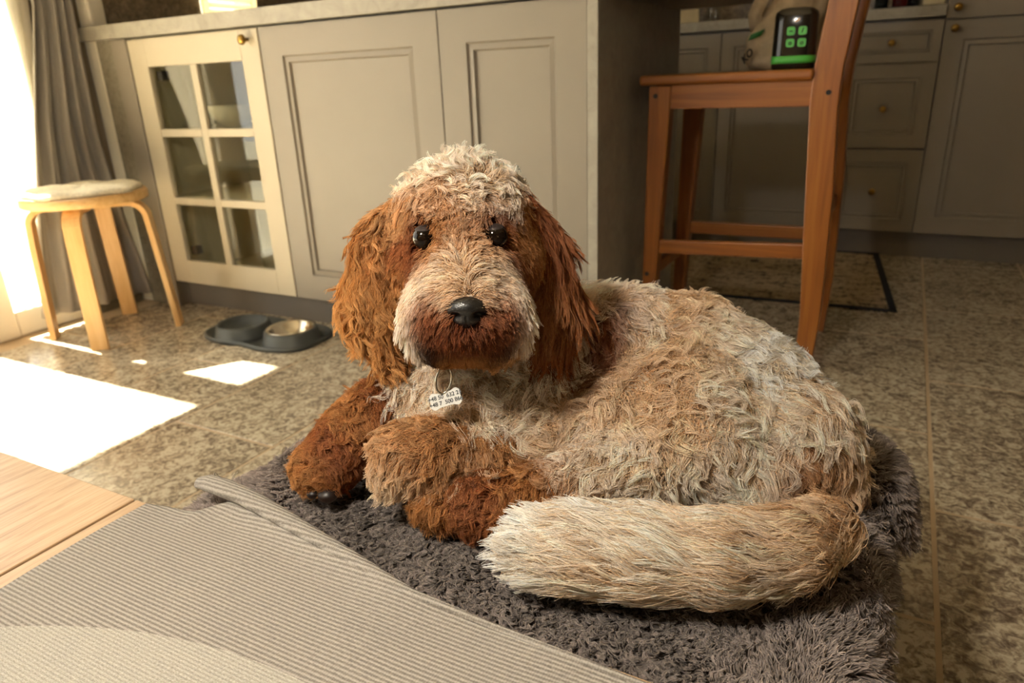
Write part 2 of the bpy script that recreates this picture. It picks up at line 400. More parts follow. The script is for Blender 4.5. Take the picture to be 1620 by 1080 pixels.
panel('door', -1.0435, -0.652, ZD0, ZD1, YD, 0.02, MOULD, m_paint, c2)
# glass-door cabinet
gx0, gx1 = -2.230, -1.652
gcab = thing('glass_cabinet', 'cream glazed cabinet with six panes beside the curtain', 'cabinet', ((gx0+gx1)/2, YD, ZD0))
for nm, a in (('side_panel', (gx0, gx0+0.018, YD+0.021, 2.0, ZD0, 0.889)), ('side_panel', (gx1-0.018, gx1, YD+0.021, 2.0, ZD0, 0.889)),
              ('bottom_panel', (gx0+0.018, gx1-0.018, YD+0.021, 2.0, ZD0, ZD0+0.018)), ('top_panel', (gx0+0.018, gx1-0.018, YD+0.021, 2.0, 0.871, 0.889)),
              ('back_panel', (gx0, gx1, 2.0, 2.01, ZD0, 0.889)), ('shelf', (gx0+0.018, gx1-0.018, YD+0.05, 2.0, 0.592, 0.606)), ('shelf', (gx0+0.018, gx1-0.018, YD+0.05, 2.0, 0.374, 0.388))):
    box(nm, *a, m_interior, gcab)
dx0, dx1 = -2.226, -1.654
pc = [(-2.148, -1.955), (-1.927, -1.728)]; prs = [(0.175, 0.368), (0.392, 0.588), (0.612, 0.802)]
door = box('door', dx0, pc[0][0], YD, YD+0.02, ZD0, ZD1, m_cream, gcab, 0.0015)
box('stile', pc[1][1], dx1, YD, YD+0.02, ZD0, ZD1, m_cream, door, 0.0015)
box('rail', pc[0][0], pc[1][1], YD, YD+0.02, ZD0, prs[0][0], m_cream, door, 0.001)
box('rail', pc[0][0], pc[1][1], YD, YD+0.02, prs[2][1], ZD1, m_cream, door, 0.001)
box('muntin', pc[0][1], pc[1][0], YD+0.001, YD+0.016, prs[0][0], prs[2][1], m_cream, door, 0.002)
for zz in ((prs[0][1], prs[1][0]), (prs[1][1], prs[2][0])):
    box('muntin', pc[0][0], pc[0][1], YD+0.001, YD+0.016, *zz, m_cream, door, 0.002)
    box('muntin', pc[1][0], pc[1][1], YD+0.001, YD+0.016, *zz, m_cream, door, 0.002)
for (a, b) in pc:
    for (c, d) in prs: box('pane', a-0.003, b+0.003, YD+0.010, YD+0.013, c-0.003, d+0.003, m_glass, door)
knob(door, -1.695, YD, 0.856, 0.014)
for zz in (0.775, 0.205): box('hinge', -2.143, -2.118, YD+0.021, YD+0.05, zz-0.015, zz+0.015, m_dark, gcab, 0.003)
# worktop with its waterfall end
wt = box('worktop', XL+0.012, -0.624, 1.583, 2.26, 0.891, 0.934, m_worktop, None, 0.0015); tag(wt, 'pale grey stone worktop of the island', 'worktop')
wo = box('worktop_overhang', -0.624, -0.40, 1.583, 2.26, 0.891, 0.934, m_worktop, None); wo.parent = wt; wo.name = 'overhang'
wo2 = box('end_panel', -0.650, -0.624, 1.597, 2.26, 0.0, 0.891, m_worktop, wt, 0.001)
# glassware inside the glazed cabinet
def tumbler(name, label, x, y, z, r, h, cat='glass', grp=None):
    t = lathe(name, [(r*0.8, 0), (r, h), (r*0.94, h), (r*0.75, 0.006), (0.001, 0.006), (0.001, 0)], (x, y, z), m_glass, None, 24)
    tag(t, label, cat, grp)
lathe_bowl = lathe('serving_bowl', [(0.03, 0), (0.06, 0.02), (0.085, 0.07), (0.082, 0.07), (0.055, 0.024), (0.001, 0.010), (0.001, 0)], (-2.03, 1.80, 0.606), m_interior, None, 32)
tag(lathe_bowl, 'pale bowl on the upper shelf of the glass cabinet', 'bowl')
tumbler('drinking_glass', 'clear tumbler on the upper shelf of the glass cabinet', -1.80, 1.76, 0.606, 0.035, 0.11)
tumbler('drinking_glass', 'clear tumbler on the floor of the glass cabinet', -1.87, 1.72, 0.112, 0.032, 0.09)
cb = lathe('storage_jar', [(0.045, 0), (0.05, 0.01), (0.05, 0.10), (0.04, 0.115), (0.04, 0.125), (0.001, 0.125)], (-1.80, 1.80, 0.388), M_plain('brown jar', '#6B4A2A', 0.4), None, 28)
tag(cb, 'brown jar on the middle shelf of the glass cabinet', 'jar')

# ================================================================== FAR KITCHEN
YK = 3.12
SM = [(0, 0), (0.05, 0), (0.054, 0.006), (0.064, 0.004), (0.068, 0.011), (0.085, 0.011)]
pl = box('trim_6', -1.145, 0.68, 3.16, 3.18, 0.0, 0.10, m_plinth); tag(pl, 'dark plinth under the far kitchen cabinets', 'plinth', **ST)
def far_door(label, x0, x1, kx):
    t = unit('base_cabinet', label, x0, x1, 0.10, 0.865, 3.7, YK, 1)
    d = panel('door', x0+0.002, x1-0.002, 0.102, 0.857, YK, 0.02, SM, m_paint, t)
    return t, d
far_door('grey panelled kitchen cabinet seen between island and chair', -1.145, -0.692, -0.74)
far_door('grey panelled kitchen cabinet seen through the chair frame', -0.692, -0.241, -0.29)
dr = unit('drawer_cabinet', 'grey cabinet of three drawers with brass knobs right of the chair', -0.241, 0.078, 0.10, 0.865, 3.7, YK, 3)
for (a, b, kz, s) in ((0.722, 0.857, 0.789, 0.7), (0.420, 0.716, 0.560, 1.0), (0.104, 0.414, 0.255, 1.0)):
    st = [(i*(0.62 if s < 1 else 0.95) if i else 0, d) for i, d in SM]
    d = panel('drawer', -0.239, 0.076, a, b, YK, 0.02, st, m_paint, dr)
    knob(d, -0.081, YK+0.011, kz, 0.0125)
ta = unit('tall_cabinet', 'tall grey cabinet with two brass-knobbed doors at the right edge', 0.078, 0.68, 0.10, 2.2, 3.7, YK, 2)
d = panel('door', 0.080, 0.678, 0.102, 0.852, YK, 0.02, [(i*1.25 if i else 0, q) for i, q in SM], m_paint, ta); knob(d, 0.111, YK, 0.826, 0.0135)
d = panel('door', 0.080, 0.678, 0.858, 2.19, YK, 0.02, [(i*1.25 if i else 0, q) for i, q in SM], m_paint, ta); knob(d, 0.111, YK, 0.893, 0.0135)
wk = box('worktop', -1.15, 0.077, YK-0.015, 3.70, 0.868, 0.905, m_worktop, None, 0.0015); tag(wk, 'pale worktop along the stone back wall', 'worktop')
# things on the far worktop
tray = thing('spice_tray', 'black tray holding dark bottles on the far worktop', 'tray', (-0.09, 3.34, 0.905))
box('base', -0.17, 0.088, 3.28, 3.40, 0.905, 0.910, m_dark, tray, 0.001)
box('rim', -0.17, 0.088, 3.276, 3.281, 0.905, 0.918, m_dark, tray, 0.001)
def bottle(x, y, r, h, col, label):
    m = M_plain('bottle '+col, col, 0.12, 0.05)
    t = thing('bottle', label, 'bottle', (x, y, 0.910))
    lathe('glass_body', [(r*0.9, 0), (r, 0.006), (r, h*0.6), (r*0.45, h*0.74), (r*0.4, h*0.95), (0.001, h*0.95)], (x, y, 0.910), m, t, 24)
    lathe('cap', [(r*0.46, 0), (r*0.46, h*0.06), (0.001, h*0.06)], (x, y, 0.910+h*0.95), m_dark, t, 20)
bottle(-0.140, 3.33, 0.024, 0.21, '#141816', 'nearly black bottle at the left end of the dark tray')
bottle(-0.075, 3.33, 0.030, 0.23, '#3A0F12', 'dark red bottle standing in the tray')
bottle(-0.030, 3.34, 0.020, 0.20, '#0E0D10', 'slim black bottle beside the cream container')
crk = box('food_container', 0.0, 0.075, 3.30, 3.38, 0.910, 0.985, M_plain('cream tub', '#D6C69E', 0.5), None, 0.008, 3); tag(crk, 'cream container at the right end of the dark tray', 'container')
t = lathe('glass_bottle', [(0.025, 0), (0.028, 0.01), (0.028, 0.10), (0.012, 0.14), (0.012, 0.19), (0.001, 0.19)], (-0.800, 3.42, 0.905), m_glass, None, 24); tag(t, 'slim clear glass bottle on the far worktop', 'bottle')
cbd = hexa('cutting_board', [(-1.03, 3.42, 0.905), (-0.86, 3.42, 0.905), (-0.86, 3.435, 0.905), (-1.03, 3.435, 0.905), (-1.03, 3.50, 1.15), (-0.90, 3.50, 1.15), (-0.90, 3.515, 1.15), (-1.03, 3.515, 1.15)], M_plain('light board', '#B7A98A', 0.6), None, 0.004); tag(cbd, 'pale board leaning at the back of the far worktop', 'board')

# rug
def M_rug():
    m, nt, b = newmat('distressed rug')
    v = coords(nt, 'World', (1, 2.6, 1)); f = noise(nt, v, 16, 8, 0.75, 0.6)
    v2 = coords(nt, 'World', (3.2, 1, 1)); g = noise(nt, v2, 22, 4, 0.7)
    mu = N(nt, 'ShaderNodeMath', operation='MULTIPLY_ADD'); nt.links.new(g, mu.inputs[0]); mu.inputs[1].default_value = 0.45; nt.links.new(f, mu.inputs[2])
    col = ramp(nt, mu.outputs[0], [(0.60, lin('#2A2722')), (0.68, lin('#8C7B64')), (0.78, lin('#B8A486')), (0.92, lin('#7A6A58'))])
    nt.links.new(col, b.inputs['Base Color']); b.inputs['Roughness'].default_value = 0.95; b.inputs['Specular IOR Level'].default_value = 0.1
    bump(nt, b, noise(nt, coords(nt, 'World'), 500, 2), 0.5, 0.002); return m
m_rug = M_rug(); m_rugb = M_plain('rug border', '#1C2024', 0.95, 0.2, 200)
ra, rb, rc_, rd = (-1.25, 2.325), (0.053, 2.366), (-0.028, 3.150), (-1.25, 3.115)
rg = thing('rug', 'distressed beige and charcoal rug with a black border', 'rug', (-0.6, 2.75, 0))
def quadslab(name, q, z0, z1, mat, par): return hexa(name, [(x, y, z0) for x, y in q]+[(x, y, z1) for x, y in q], mat, par, 0.002)
def mixp(a, b, t): return (a[0]+(b[0]-a[0])*t, a[1]+(b[1]-a[1])*t)
quadslab('pile_field', [ra, rb, rc_, rd], 0.0, 0.007, m_rug, rg)
bw = 0.022
quadslab('border', [ra, rb, mixp(rb, rc_, bw/0.79), mixp(ra, rd, bw/0.79)], 0.002, 0.0095, m_rugb, rg)
quadslab('border', [mixp(rb, ra, bw/1.3), rb, rc_, mixp(rc_, rd, bw/1.22)], 0.002, 0.0095, m_rugb, rg)
quadslab('border', [mixp(rd, ra, bw/0.79), mixp(rc_, rb, bw/0.79), rc_, rd], 0.002, 0.0095, m_rugb, rg)

# ================================================================== BAR CHAIR
ch = thing('bar_chair', 'orange-brown wooden bar chair holding a bag and black tub', 'chair', (-0.35, 1.99, 0))
ZS = 0.716
yn, yfz = 1.80, 2.16
prism('leg', [(-0.576, 0.0), (-0.548, 0.0), (-0.513, 0.690), (-0.569, 0.690)], yn, yn+0.042, m_chair, ch, 0.003)
prism('leg', [(-0.578, 0.0), (-0.548, 0.0), (-0.510, 0.690), (-0.566, 0.690)], yfz-0.042, yfz, m_chair, ch, 0.003)
back = [(-0.172, 0.0), (-0.132, 0.0), (-0.124, 0.148), (-0.127, 0.453), (-0.137, 0.633), (-0.134, 0.720), (-0.112, 0.90), (-0.068, 1.12), (-0.100, 1.12), (-0.172, 0.90), (-0.194, 0.715), (-0.196, 0.634), (-0.184, 0.40), (-0.170, 0.142)]
prism('leg', back, yn, yn+0.042, m_chair, ch, 0.0025)
prism('leg', back, yfz-0.042, yfz, m_chair, ch, 0.0025)
st = box('seat', -0.592, -0.192, yn-0.012, yfz+0.012, 0.692, ZS, m_chairx, ch, 0.008, 3)
box('apron_rail', -0.516, -0.19, yn+0.006, yn+0.028, 0.636, 0.692, m_chairx, ch, 0.0015)
box('apron_rail', -0.522, -0.19, yfz-0.028, yfz-0.006, 0.636, 0.692, m_chairx, ch, 0.0015)
box('apron_rail', -0.565, -0.543, yn+0.042, yfz-0.042, 0.636, 0.692, m_chair, ch, 0.0015)
box('apron_rail', -0.180, -0.158, yn+0.042, yfz-0.042, 0.636, 0.692, m_chair, ch, 0.0015)
hexa('stretcher', [(-0.535, yn+0.008, 0.272), (-0.176, yn+0.008, 0.284), (-0.176, yn+0.03, 0.284), (-0.535, yn+0.03, 0.272), (-0.535, yn+0.008, 0.306), (-0.176, yn+0.008, 0.320), (-0.176, yn+0.03, 0.320), (-0.535, yn+0.03, 0.306)], m_chairx, ch, 0.003)
hexa('stretcher', [(-0.545, yfz-0.03, 0.262), (-0.176, yfz-0.03, 0.262), (-0.176, yfz-0.008, 0.262), (-0.545, yfz-0.008, 0.262), (-0.545, yfz-0.03, 0.298), (-0.176, yfz-0.03, 0.298), (-0.176, yfz-0.008, 0.298), (-0.545, yfz-0.008, 0.298)], m_chairx, ch, 0.003)
box('stretcher', -0.565, -0.545, yn+0.042, yfz-0.042, 0.205, 0.235, m_chair, ch, 0.003)
box('stretcher', -0.160, -0.138, yn+0.042, yfz-0.042, 0.36, 0.395, m_chair, ch, 0.003)
box('back_rail', -0.135, -0.113, yn+0.042, yfz-0.042, 1.03, 1.09, m_chair, ch, 0.003)
for (x, z) in ((-0.552, 0.667), (-0.159, 0.665), (-0.562, 0.216)):
    lathe('screw', [(0.0055, 0.001), (0.0055, -0.0012), (0.003, -0.0008), (0.001, 0.0)], (x, yn, z), m_dark, ch, 16, 'y')

# black tub with green print
m_tub = M_plain('black glossy plastic', '#17140F', 0.12, 0.05); m_green = M_plain('green print', '#3F9A3A', 0.4, 0.04)
m_greenl = M_plain('pale print', '#C9A98F', 0.5, 0.04)
tub = thing('supplement_tub', 'glossy black tub with green band and green icons on the chair seat', 'tub', (-0.242, 1.852, ZS))
def tub_loop(z, a, b, n=40, p=3.2):
    out = []
    for k in range(n):
        t = 2*math.pi*k/n; c, s = math.cos(t), math.sin(t)
        out.append((a*math.copysign(abs(c)**(2/p), c), b*math.copysign(abs(s)**(2/p), s), z))
    return out
def loft(name, loops, mat, par, off):
    n = len(loops[0]); v = [(q[0]+off[0], q[1]+off[1], q[2]+off[2]) for l in loops for q in l]; f = []
    for i in range(len(loops)-1):
        for k in range(n): f.append((i*n+k, i*n+(k+1) % n, (i+1)*n+(k+1) % n, (i+1)*n+k))
    f.append(tuple(range(n-1, -1, -1))); f.append(tuple((len(loops)-1)*n+k for k in range(n)))
    return mesh(name, v, f, mat, par, True)
toff = (-0.245, 1.850, ZS)
def tw_(z): return 0.0475 - 0.0015*z/0.12
loft('body', [tub_loop(0.0, 0.043, 0.030), tub_loop(0.004, tw_(0), 0.034)] + [tub_loop(z, tw_(z), 0.034) for z in (0.03, 0.06, 0.09, 0.112)] + [tub_loop(0.120, 0.044, 0.032), tub_loop(0.127, 0.034, 0.025), tub_loop(0.130, 0.020, 0.015)], m_tub, tub, toff)
loft('green_band', [tub_loop(z, tw_(z)+0.0006, 0.0346) for z in (0.013, 0.020, 0.0285)], m_green, tub, toff)
yt = 1.850-0.0348
def rsq(cx, cz, a, mat, nm):
    pts = []
    for k in range(24):
        t = 2*math.pi*k/24; c, s = math.cos(t), math.sin(t)
        pts.append((cx+a*math.copysign(abs(c)**0.5, c), cz+a*math.copysign(abs(s)**0.5, s)))
    return prism(nm, pts, yt-0.0008, yt+0.002, mat, tub)
for cx, cz in ((-0.251, 0.080), (-0.2265, 0.080), (-0.251, 0.0555), (-0.2265, 0.0555)):
    rsq(cx, ZS+cz, 0.0088, m_green, 'icon')
for cx, cz, s in ((-0.251, 0.080, '~'), (-0.2265, 0.080, '/'), (-0.251, 0.0555, 'o'), (-0.2265, 0.0555, 'o')):
    text('icon_mark', s, 0.014, m_tub, Matrix.Translation((cx, yt-0.001, ZS+cz)) @ Matrix.Rotation(math.radians(90), 4, 'X'), tub, 0.0002, 0.0004)
prism('leaf_emblem', [(-0.2440, ZS+0.098), (-0.2400, ZS+0.0975), (-0.2355, ZS+0.101), (-0.2335, ZS+0.107), (-0.2385, ZS+0.1045), (-0.2425, ZS+0.102)], yt-0.0008, yt+0.002, m_greenl, tub)
# shopping bag
def bag():
    t = thing('carrier_bag', 'crumpled beige plastic carrier bag behind the black tub', 'bag', (-0.28, 1.95, ZS))
    v, f = [], []; n, m = 56, 34
    for i in range(m+1):
        h = i/m; z = 0.001+0.235*h
        for k in range(n):
            a = 2*math.pi*k/n; c, s = math.cos(a), math.sin(a)
            prof = np.interp(h, [0, 0.04, 0.2, 0.4, 0.6, 0.8, 1.0], [0.80, 0.95, 1.0, 0.92, 0.75, 0.55, 0.42])
            cr = 1+0.07*math.sin(5*a+6*h)+0.05*math.sin(11*a-9*h+1)+0.035*math.sin(19*a+15*h)+0.03*math.sin(31*h+3*a)
            if h < 0.05: cr = 1+(cr-1)*h/0.05
            sx = np.interp(h, [0, 0.3, 0.7, 1], [0, 0.0, 0.035, 0.05])
            v.append((-0.282+sx+0.092*prof*cr*c, 1.965+0.072*prof*cr*s, ZS+z))
    for i in range(m):
        for k in range(n): f.append((i*n+k, i*n+(k+1) % n, (i+1)*n+(k+1) % n, (i+1)*n+k))
    f.append(tuple(range(n-1, -1, -1)))
    mb = M_cloth('bag film', '#BDAA8C', 0.35, 0.0, 40); mb.node_tree.nodes['Principled BSDF'].inputs['Roughness'].default_value = 0.35
    mesh('sack', v, f, mb, t, True)
    # loose handle on the left
    pth = [(-0.345, 1.93, ZS+0.09), (-0.352, 1.925, ZS+0.125), (-0.338, 1.93, ZS+0.16), (-0.318, 1.94, ZS+0.20), (-0.31, 1.95, ZS+0.24)]
    sweep('handle', pth, [(-0.016, -0.001), (0.016, -0.001), (0.016, 0.001), (-0.016, 0.001)], mb, t, True, (0, 1, 0))
    mg = M_plain('dark green print', '#1F5A22', 0.4)
    hexa('green_patch', [(-0.362, 1.915, ZS+0.068), (-0.332, 1.903, ZS+0.078), (-0.332, 1.906, ZS+0.078), (-0.362, 1.918, ZS+0.068), (-0.356, 1.915, ZS+0.082), (-0.322, 1.905, ZS+0.092), (-0.322, 1.908, ZS+0.092), (-0.356, 1.918, ZS+0.082)], mg, t)
    rot = Matrix.Rotation(math.radians(-38), 4, 'Z') @ Matrix.Rotation(math.radians(90), 4, 'X') @ Matrix.Rotation(math.radians(38), 4, 'Z')
    text('printed_lettering', 'KO', 0.026, m_dark, Matrix.Translation((-0.356, 1.893, ZS+0.034)) @ rot, t, 0.0004, 0.0008)
bag()

# ================================================================== STOOL
sc = (-2.19, 1.325)
so = thing('stool', 'round birch stool with four bent legs beside the glazed door', 'stool', (sc[0], sc[1], 0))
lathe('seat', [(0.168, 0.419), (0.175, 0.423), (0.175, 0.443), (0.171, 0.448), (0.001, 0.448)], (sc[0], sc[1], 0), M_wood('birch top', '#C79A5E', '#D6AC70', '#E2BE86', 'x', 0.4, 0.8), so, 64)
def stool_leg(fx, fy):
    ax = Vector((fx-sc[0], fy-sc[1], 0)); d = ax.normalized(); ro = ax.length
    rr = 0.05; path = []
    topz = 0.409; rtop = 0.165
    path.append(Vector((sc[0], sc[1], 0))+d*0.05+Vector((0, 0, topz)))
    path.append(Vector((sc[0], sc[1], 0))+d*(rtop-rr)+Vector((0, 0, topz)))
    for k in range(1, 8):
        a = k/8*math.radians(86)
        path.append(Vector((sc[0], sc[1], 0))+d*(rtop-rr+rr*math.sin(a))+Vector((0, 0, topz-rr+rr*math.cos(a))))
    path.append(Vector((sc[0], sc[1], 0))+d*(rtop+0.004)+Vector((0, 0, 0.30)))
    path.append(Vector((fx, fy, 0.0)))
    w = 0.024
    side = d.cross(Vector((0, 0, 1)))
    sweep('leg', path, [(-w, -0.008), (w, -0.008), (w, 0.008), (-w, 0.008)], m_birch, so, False, tuple(side.cross(Vector((0, 0, -1))).normalized()*0.3+Vector((0, 0, 1))))
for q in ((-2.318, 1.197), (-2.072, 1.188), (-2.328, 1.468), (-2.045, 1.450)): stool_leg(*q)
m_fleece = M_cloth('white fleece', '#E6DCC4', 0.0, 0.0, 120)
v, f = [], []; n = 64; pr = [(0.168, 0.449), (0.172, 0.456), (0.165, 0.464), (0.13, 0.468), (0.07, 0.467), (0.02, 0.468)]
for i, (r, h) in enumerate(pr):
    for k in range(n):
        a = 2*math.pi*k/n; w1 = 1+0.035*math.sin(5*a+1)+0.025*math.sin(9*a)
        v.append((sc[0]+r*w1*0.96*math.cos(a), sc[1]+r*w1*0.96*math.sin(a), h+(0.003*math.sin(7*a+i) if i > 1 else 0)))
for i in range(len(pr)-1):
    for k in range(n): f.append((i*n+k, i*n+(k+1) % n, (i+1)*n+(k+1) % n, (i+1)*n+k))
f.append(tuple(range(n-1, -1, -1))); f.append(tuple((len(pr)-1)*n+k for k in range(n)))
sp = mesh('seat_pad', v, f, m_fleece, None, True); tag(sp, 'white fleecy round pad on the birch stool', 'seat pad')

# ================================================================== FEEDING MAT
fm = thing('pet_feeding_mat', 'dark grey silicone mat with two raised bowl rings on the tiles', 'feeding mat', (-1.66, 1.48, 0))
bc = [(-1.745, 1.452), (-1.553, 1.462)]
def mat_outline(n=120, grow=0.0):
    out = []
    for k in range(n):
        a = 2*math.pi*k/n; c, s = math.cos(a), math.sin(a); p = 3.4
        x = 0.208*math.copysign(abs(c)**(2/p), c); y = 0.118*math.copysign(abs(s)**(2/p), s)
        y *= 1-0.10*math.exp(-(x/0.045)**2)
        r = 1+grow
        out.append((-1.675+x*r+0.06*0, 1.480+y*r))
    return out
n = 120; loops = [(mat_outline(n, 0.0), 0.0), (mat_outline(n, 0.012), 0.006), (mat_outline(n, 0.0), 0.014), (mat_outline(n, -0.03), 0.014), (mat_outline(n, -0.06), 0.006)]
v = [(x, y, z) for l, z in loops for x, y in l]; f = []
for i in range(len(loops)-1):
    for k in range(n): f.append((i*n+k, i*n+(k+1) % n, (i+1)*n+(k+1) % n, (i+1)*n+k))
f.append(tuple(range(n-1, -1, -1))); f.append(tuple((len(loops)-1)*n+k for k in range(n)))
mesh('tray', v, f, m_silicone, fm, True)
for (x, y) in bc:
    lathe('bowl_ring', [(0.092, 0.005), (0.086, 0.014), (0.080, 0.040), (0.076, 0.046), (0.072, 0.046), (0.069, 0.038), (0.062, 0.014), (0.03, 0.010), (0.001, 0.010)], (x, y, 0), m_silicone, fm, 48)
sb = lathe('steel_bowl', [(0.030, 0.012), (0.058, 0.014), (0.066, 0.040), (0.073, 0.0475), (0.0735, 0.0495), (0.067, 0.0485), (0.060, 0.040), (0.050, 0.018), (0.001, 0.016)], (bc[1][0], bc[1][1], 0), m_steel, None, 48); tag(sb, 'shiny steel bowl in the right ring of the feeding mat', 'bowl')

# ================================================================== LOW TABLE
tb = thing('coffee_table', 'light oak coffee table under the striped runner', 'table', (-0.5, 0.05, 0))
ze = 0.300
box('top_board', -1.75, -0.703, -0.35, 0.398, ze-0.022, ze, m_oak, tb, 0.0012)
box('top_board', -0.699, 0.10, -0.35, 0.398, ze-0.022, ze, m_oak, tb, 0.0012)
box('under_frame', -1.72, 0.08, -0.32, 0.365, ze-0.075, ze-0.022, m_seam, tb, 0.002)
for x in (-1.70, 0.02):
    for y in (-0.30, 0.30): box('leg', x, x+0.045, y, y+0.045, 0, ze-0.075, m_oak, tb, 0.003)

# unseen lamp added around the fill light; shade rim trims light on the kitchen
pn = thing('added_fill_lamp', 'small added fill lamp, out of view over the coffee table', 'lamp', (-0.45, -0.10, 1.19))
sweep('cord', [(-0.45, -0.10, 1.355), (-0.45, -0.10, 2.0), (-0.45, -0.10, 2.6)], circ(0.003, 8), m_dark, pn)
lathe('shade', [(0.025, 1.36), (0.075, 1.33), (0.115, 1.245), (0.125, 1.192), (0.123, 1.192), (0.112, 1.245), (0.072, 1.325), (0.022, 1.355)], (-0.45, -0.10, 0), m_white, pn, 40, 'z', True)

# runner on the table
yfx = [-0.672, -0.648, -0.607, -0.588, -0.56, -0.505, -0.409, -0.326, -0.2, 0.11]
yfy = [0.393, 0.399, 0.403, 0.424, 0.434, 0.426, 0.411, 0.397, 0.393, 0.387]
def M_weave(name, ca, cb, period, stripe=0.5, flecks=500):
    m, nt, b = newmat(name)
    g = N(nt, 'ShaderNodeNewGeometry'); sp_ = N(nt, 'ShaderNodeSeparateXYZ'); nt.links.new(g.outputs['Position'], sp_.inputs[0])
    def sine(sock, per):
        a = N(nt, 'ShaderNodeMath', operation='MULTIPLY'); nt.links.new(sock, a.inputs[0]); a.inputs[1].default_value = 2*math.pi/per
        s = N(nt, 'ShaderNodeMath', operation='SINE'); nt.links.new(a.outputs[0], s.inputs[0]); return s.outputs[0]
    sy = sine(sp_.outputs[1], period); sx = sine(sp_.outputs[0], 0.0022)
    mulxy = N(nt, 'ShaderNodeMath', operation='MULTIPLY_ADD'); nt.links.new(sx, mulxy.inputs[0]); mulxy.inputs[1].default_value = 0.25; nt.links.new(sy, mulxy.inputs[2])
    n1 = noise(nt, coords(nt, 'World', (1, 4, 1)), flecks, 3, 0.7)
    a = N(nt, 'ShaderNodeMath', operation='MULTIPLY_ADD'); nt.links.new(mulxy.outputs[0], a.inputs[0]); a.inputs[1].default_value = 0.22*stripe; nt.links.new(n1, a.inputs[2])
    col = ramp(nt, a.outputs[0], [(0.32, lin(ca)), (0.68, lin(cb))])
    nt.links.new(col, b.inputs['Base Color']); b.inputs['Roughness'].default_value = 0.9; b.inputs['Specular IOR Level'].default_value = 0.15
    bump(nt, b, mulxy.outputs[0], 0.5, 0.0006); return m
m_run = M_weave('ribbed weave', '#736C64', '#A9A298', 0.0040, 0.8, 330)
m_disc = M_weave('pale knit', '#857F72', '#C2BDB2', 0.0032, 0.12, 420)
rn = thing('table_runner', 'grey ribbed woven runner with a pale round patch, hem rolled up', 'runner', (-0.3, 0.05, 0.3))
xs = np.concatenate([np.linspace(-0.672, -0.3, 60), np.linspace(-0.29, 0.095, 20)]); ny = 46
v, f = [], []
for x in xs:
    ym = float(np.interp(x, yfx, yfy))
    for j in range(ny+1):
        t = 1-(1-j/ny)**1.6; y = -0.34+(ym+0.34)*t
        hem = math.exp(-((ym-y)/0.018)**2)*float(np.interp(x, [-0.672, -0.62, -0.56, -0.40, -0.32, -0.25], [0.0, 0.002, 0.013, 0.009, 0.004, 0.001]))
        wv_ = 0.0012*math.sin(38*x+5*y)*math.exp(-((ym-y)/0.12)**2)
        xe = x + (0.006*math.sin(13*y+0.5) if x < -0.66 else 0)
        v.append((xe, y, 0.3030+hem+max(0, wv_)))
m_ = ny+1
for i in range(len(xs)-1):
    for j in range(ny): f.append((i*m_+j, (i+1)*m_+j, (i+1)*m_+j+1, i*m_+j+1))
rs = mesh('ribbed_cloth', v, f, m_run, rn, True); md = rs.modifiers.new('thickness', 'SOLIDIFY'); md.thickness = 0.0018; md.offset = -1
cx, cy, R_ = -0.36, -0.248, 0.531
v, f = [], []; xs2 = np.linspace(-0.655, 0.085, 60)
for x in xs2:
    yt_ = cy+math.sqrt(R_*R_-(x-cx)**2)
    v += [(x, -0.33, 0.3038), (x, yt_, 0.3038), (x, yt_-0.0006, 0.3046), (x, -0.33, 0.3046)]
for i in range(len(xs2)-1):
    for k in range(4): f.append((4*i+k, 4*i+(k+1) % 4, 4*i+4+(k+1) % 4, 4*i+4+k))
f += [(3, 2, 1, 0), tuple(len(v)-4+k for k in range(4))]
mesh('pale_round_patch', v, f, m_disc, rn)
hp = [(-0.636, 0.433, 0.318), (-0.624, 0.436, 0.319), (-0.60, 0.436, 0.319), (-0.56, 0.433, 0.318), (-0.505, 0.425, 0.315), (-0.45, 0.416, 0.312), (-0.409, 0.410, 0.310), (-0.36, 0.401, 0.308), (-0.326, 0.396, 0.3065), (-0.25, 0.393, 0.305), (-0.12, 0.389, 0.304), (0.09, 0.386, 0.304)]
sc_ = [0.7, 1.0, 1.05, 1.0, 0.9, 0.75, 0.65, 0.5, 0.38, 0.28, 0.25, 0.25]
hp2, sc2 = [], []
for i in range(len(hp)-1):
    for k in range(4):
        t = k/4; hp2.append(tuple(hp[i][q]+(hp[i+1][q]-hp[i][q])*t for q in range(3))); sc2.append(sc_[i]+(sc_[i+1]-sc_[i])*t)
hp2.append(hp[-1]); sc2.append(sc_[-1])
sweep('rolled_hem', hp2, [(0.010*math.cos(2*math.pi*k/14)*1.15, 0.010*math.sin(2*math.pi*k/14)*0.8) for k in range(14)], m_run, rn, True, scales=sc2)
m_thread = M_plain('loose thread', '#A39A8A', 0.8)
for k in range(6):
    a = 0.4+k*0.35; q = Vector((-0.622+0.004*k, 0.442, 0.322))
    pts = [q+Vector((0.006*s*math.cos(a*3+s), 0.012*s*abs(math.sin(a)), 0.006*math.sin(3*s+k))) for s in (0, 0.4, 0.8, 1.2)]
    sweep('fray_thread', [tuple(p) for p in pts], circ(0.0005, 5), m_thread, rn)

# ================================================================== OTTOMAN + FUR THROW
ot = thing('ottoman', 'low ottoman with a pale wooden base hidden under the fur throw', 'ottoman', (-0.32, 0.72, 0))
box('wooden_base', -0.665, 0.036, 0.415, 0.985, 0.0, 0.09, m_oak, ot, 0.004)
box('cushion', -0.660, 0.030, 0.412, 0.980, 0.09, 0.268, M_cloth('navy cushion', '#23262B'), ot, 0.025, 4)

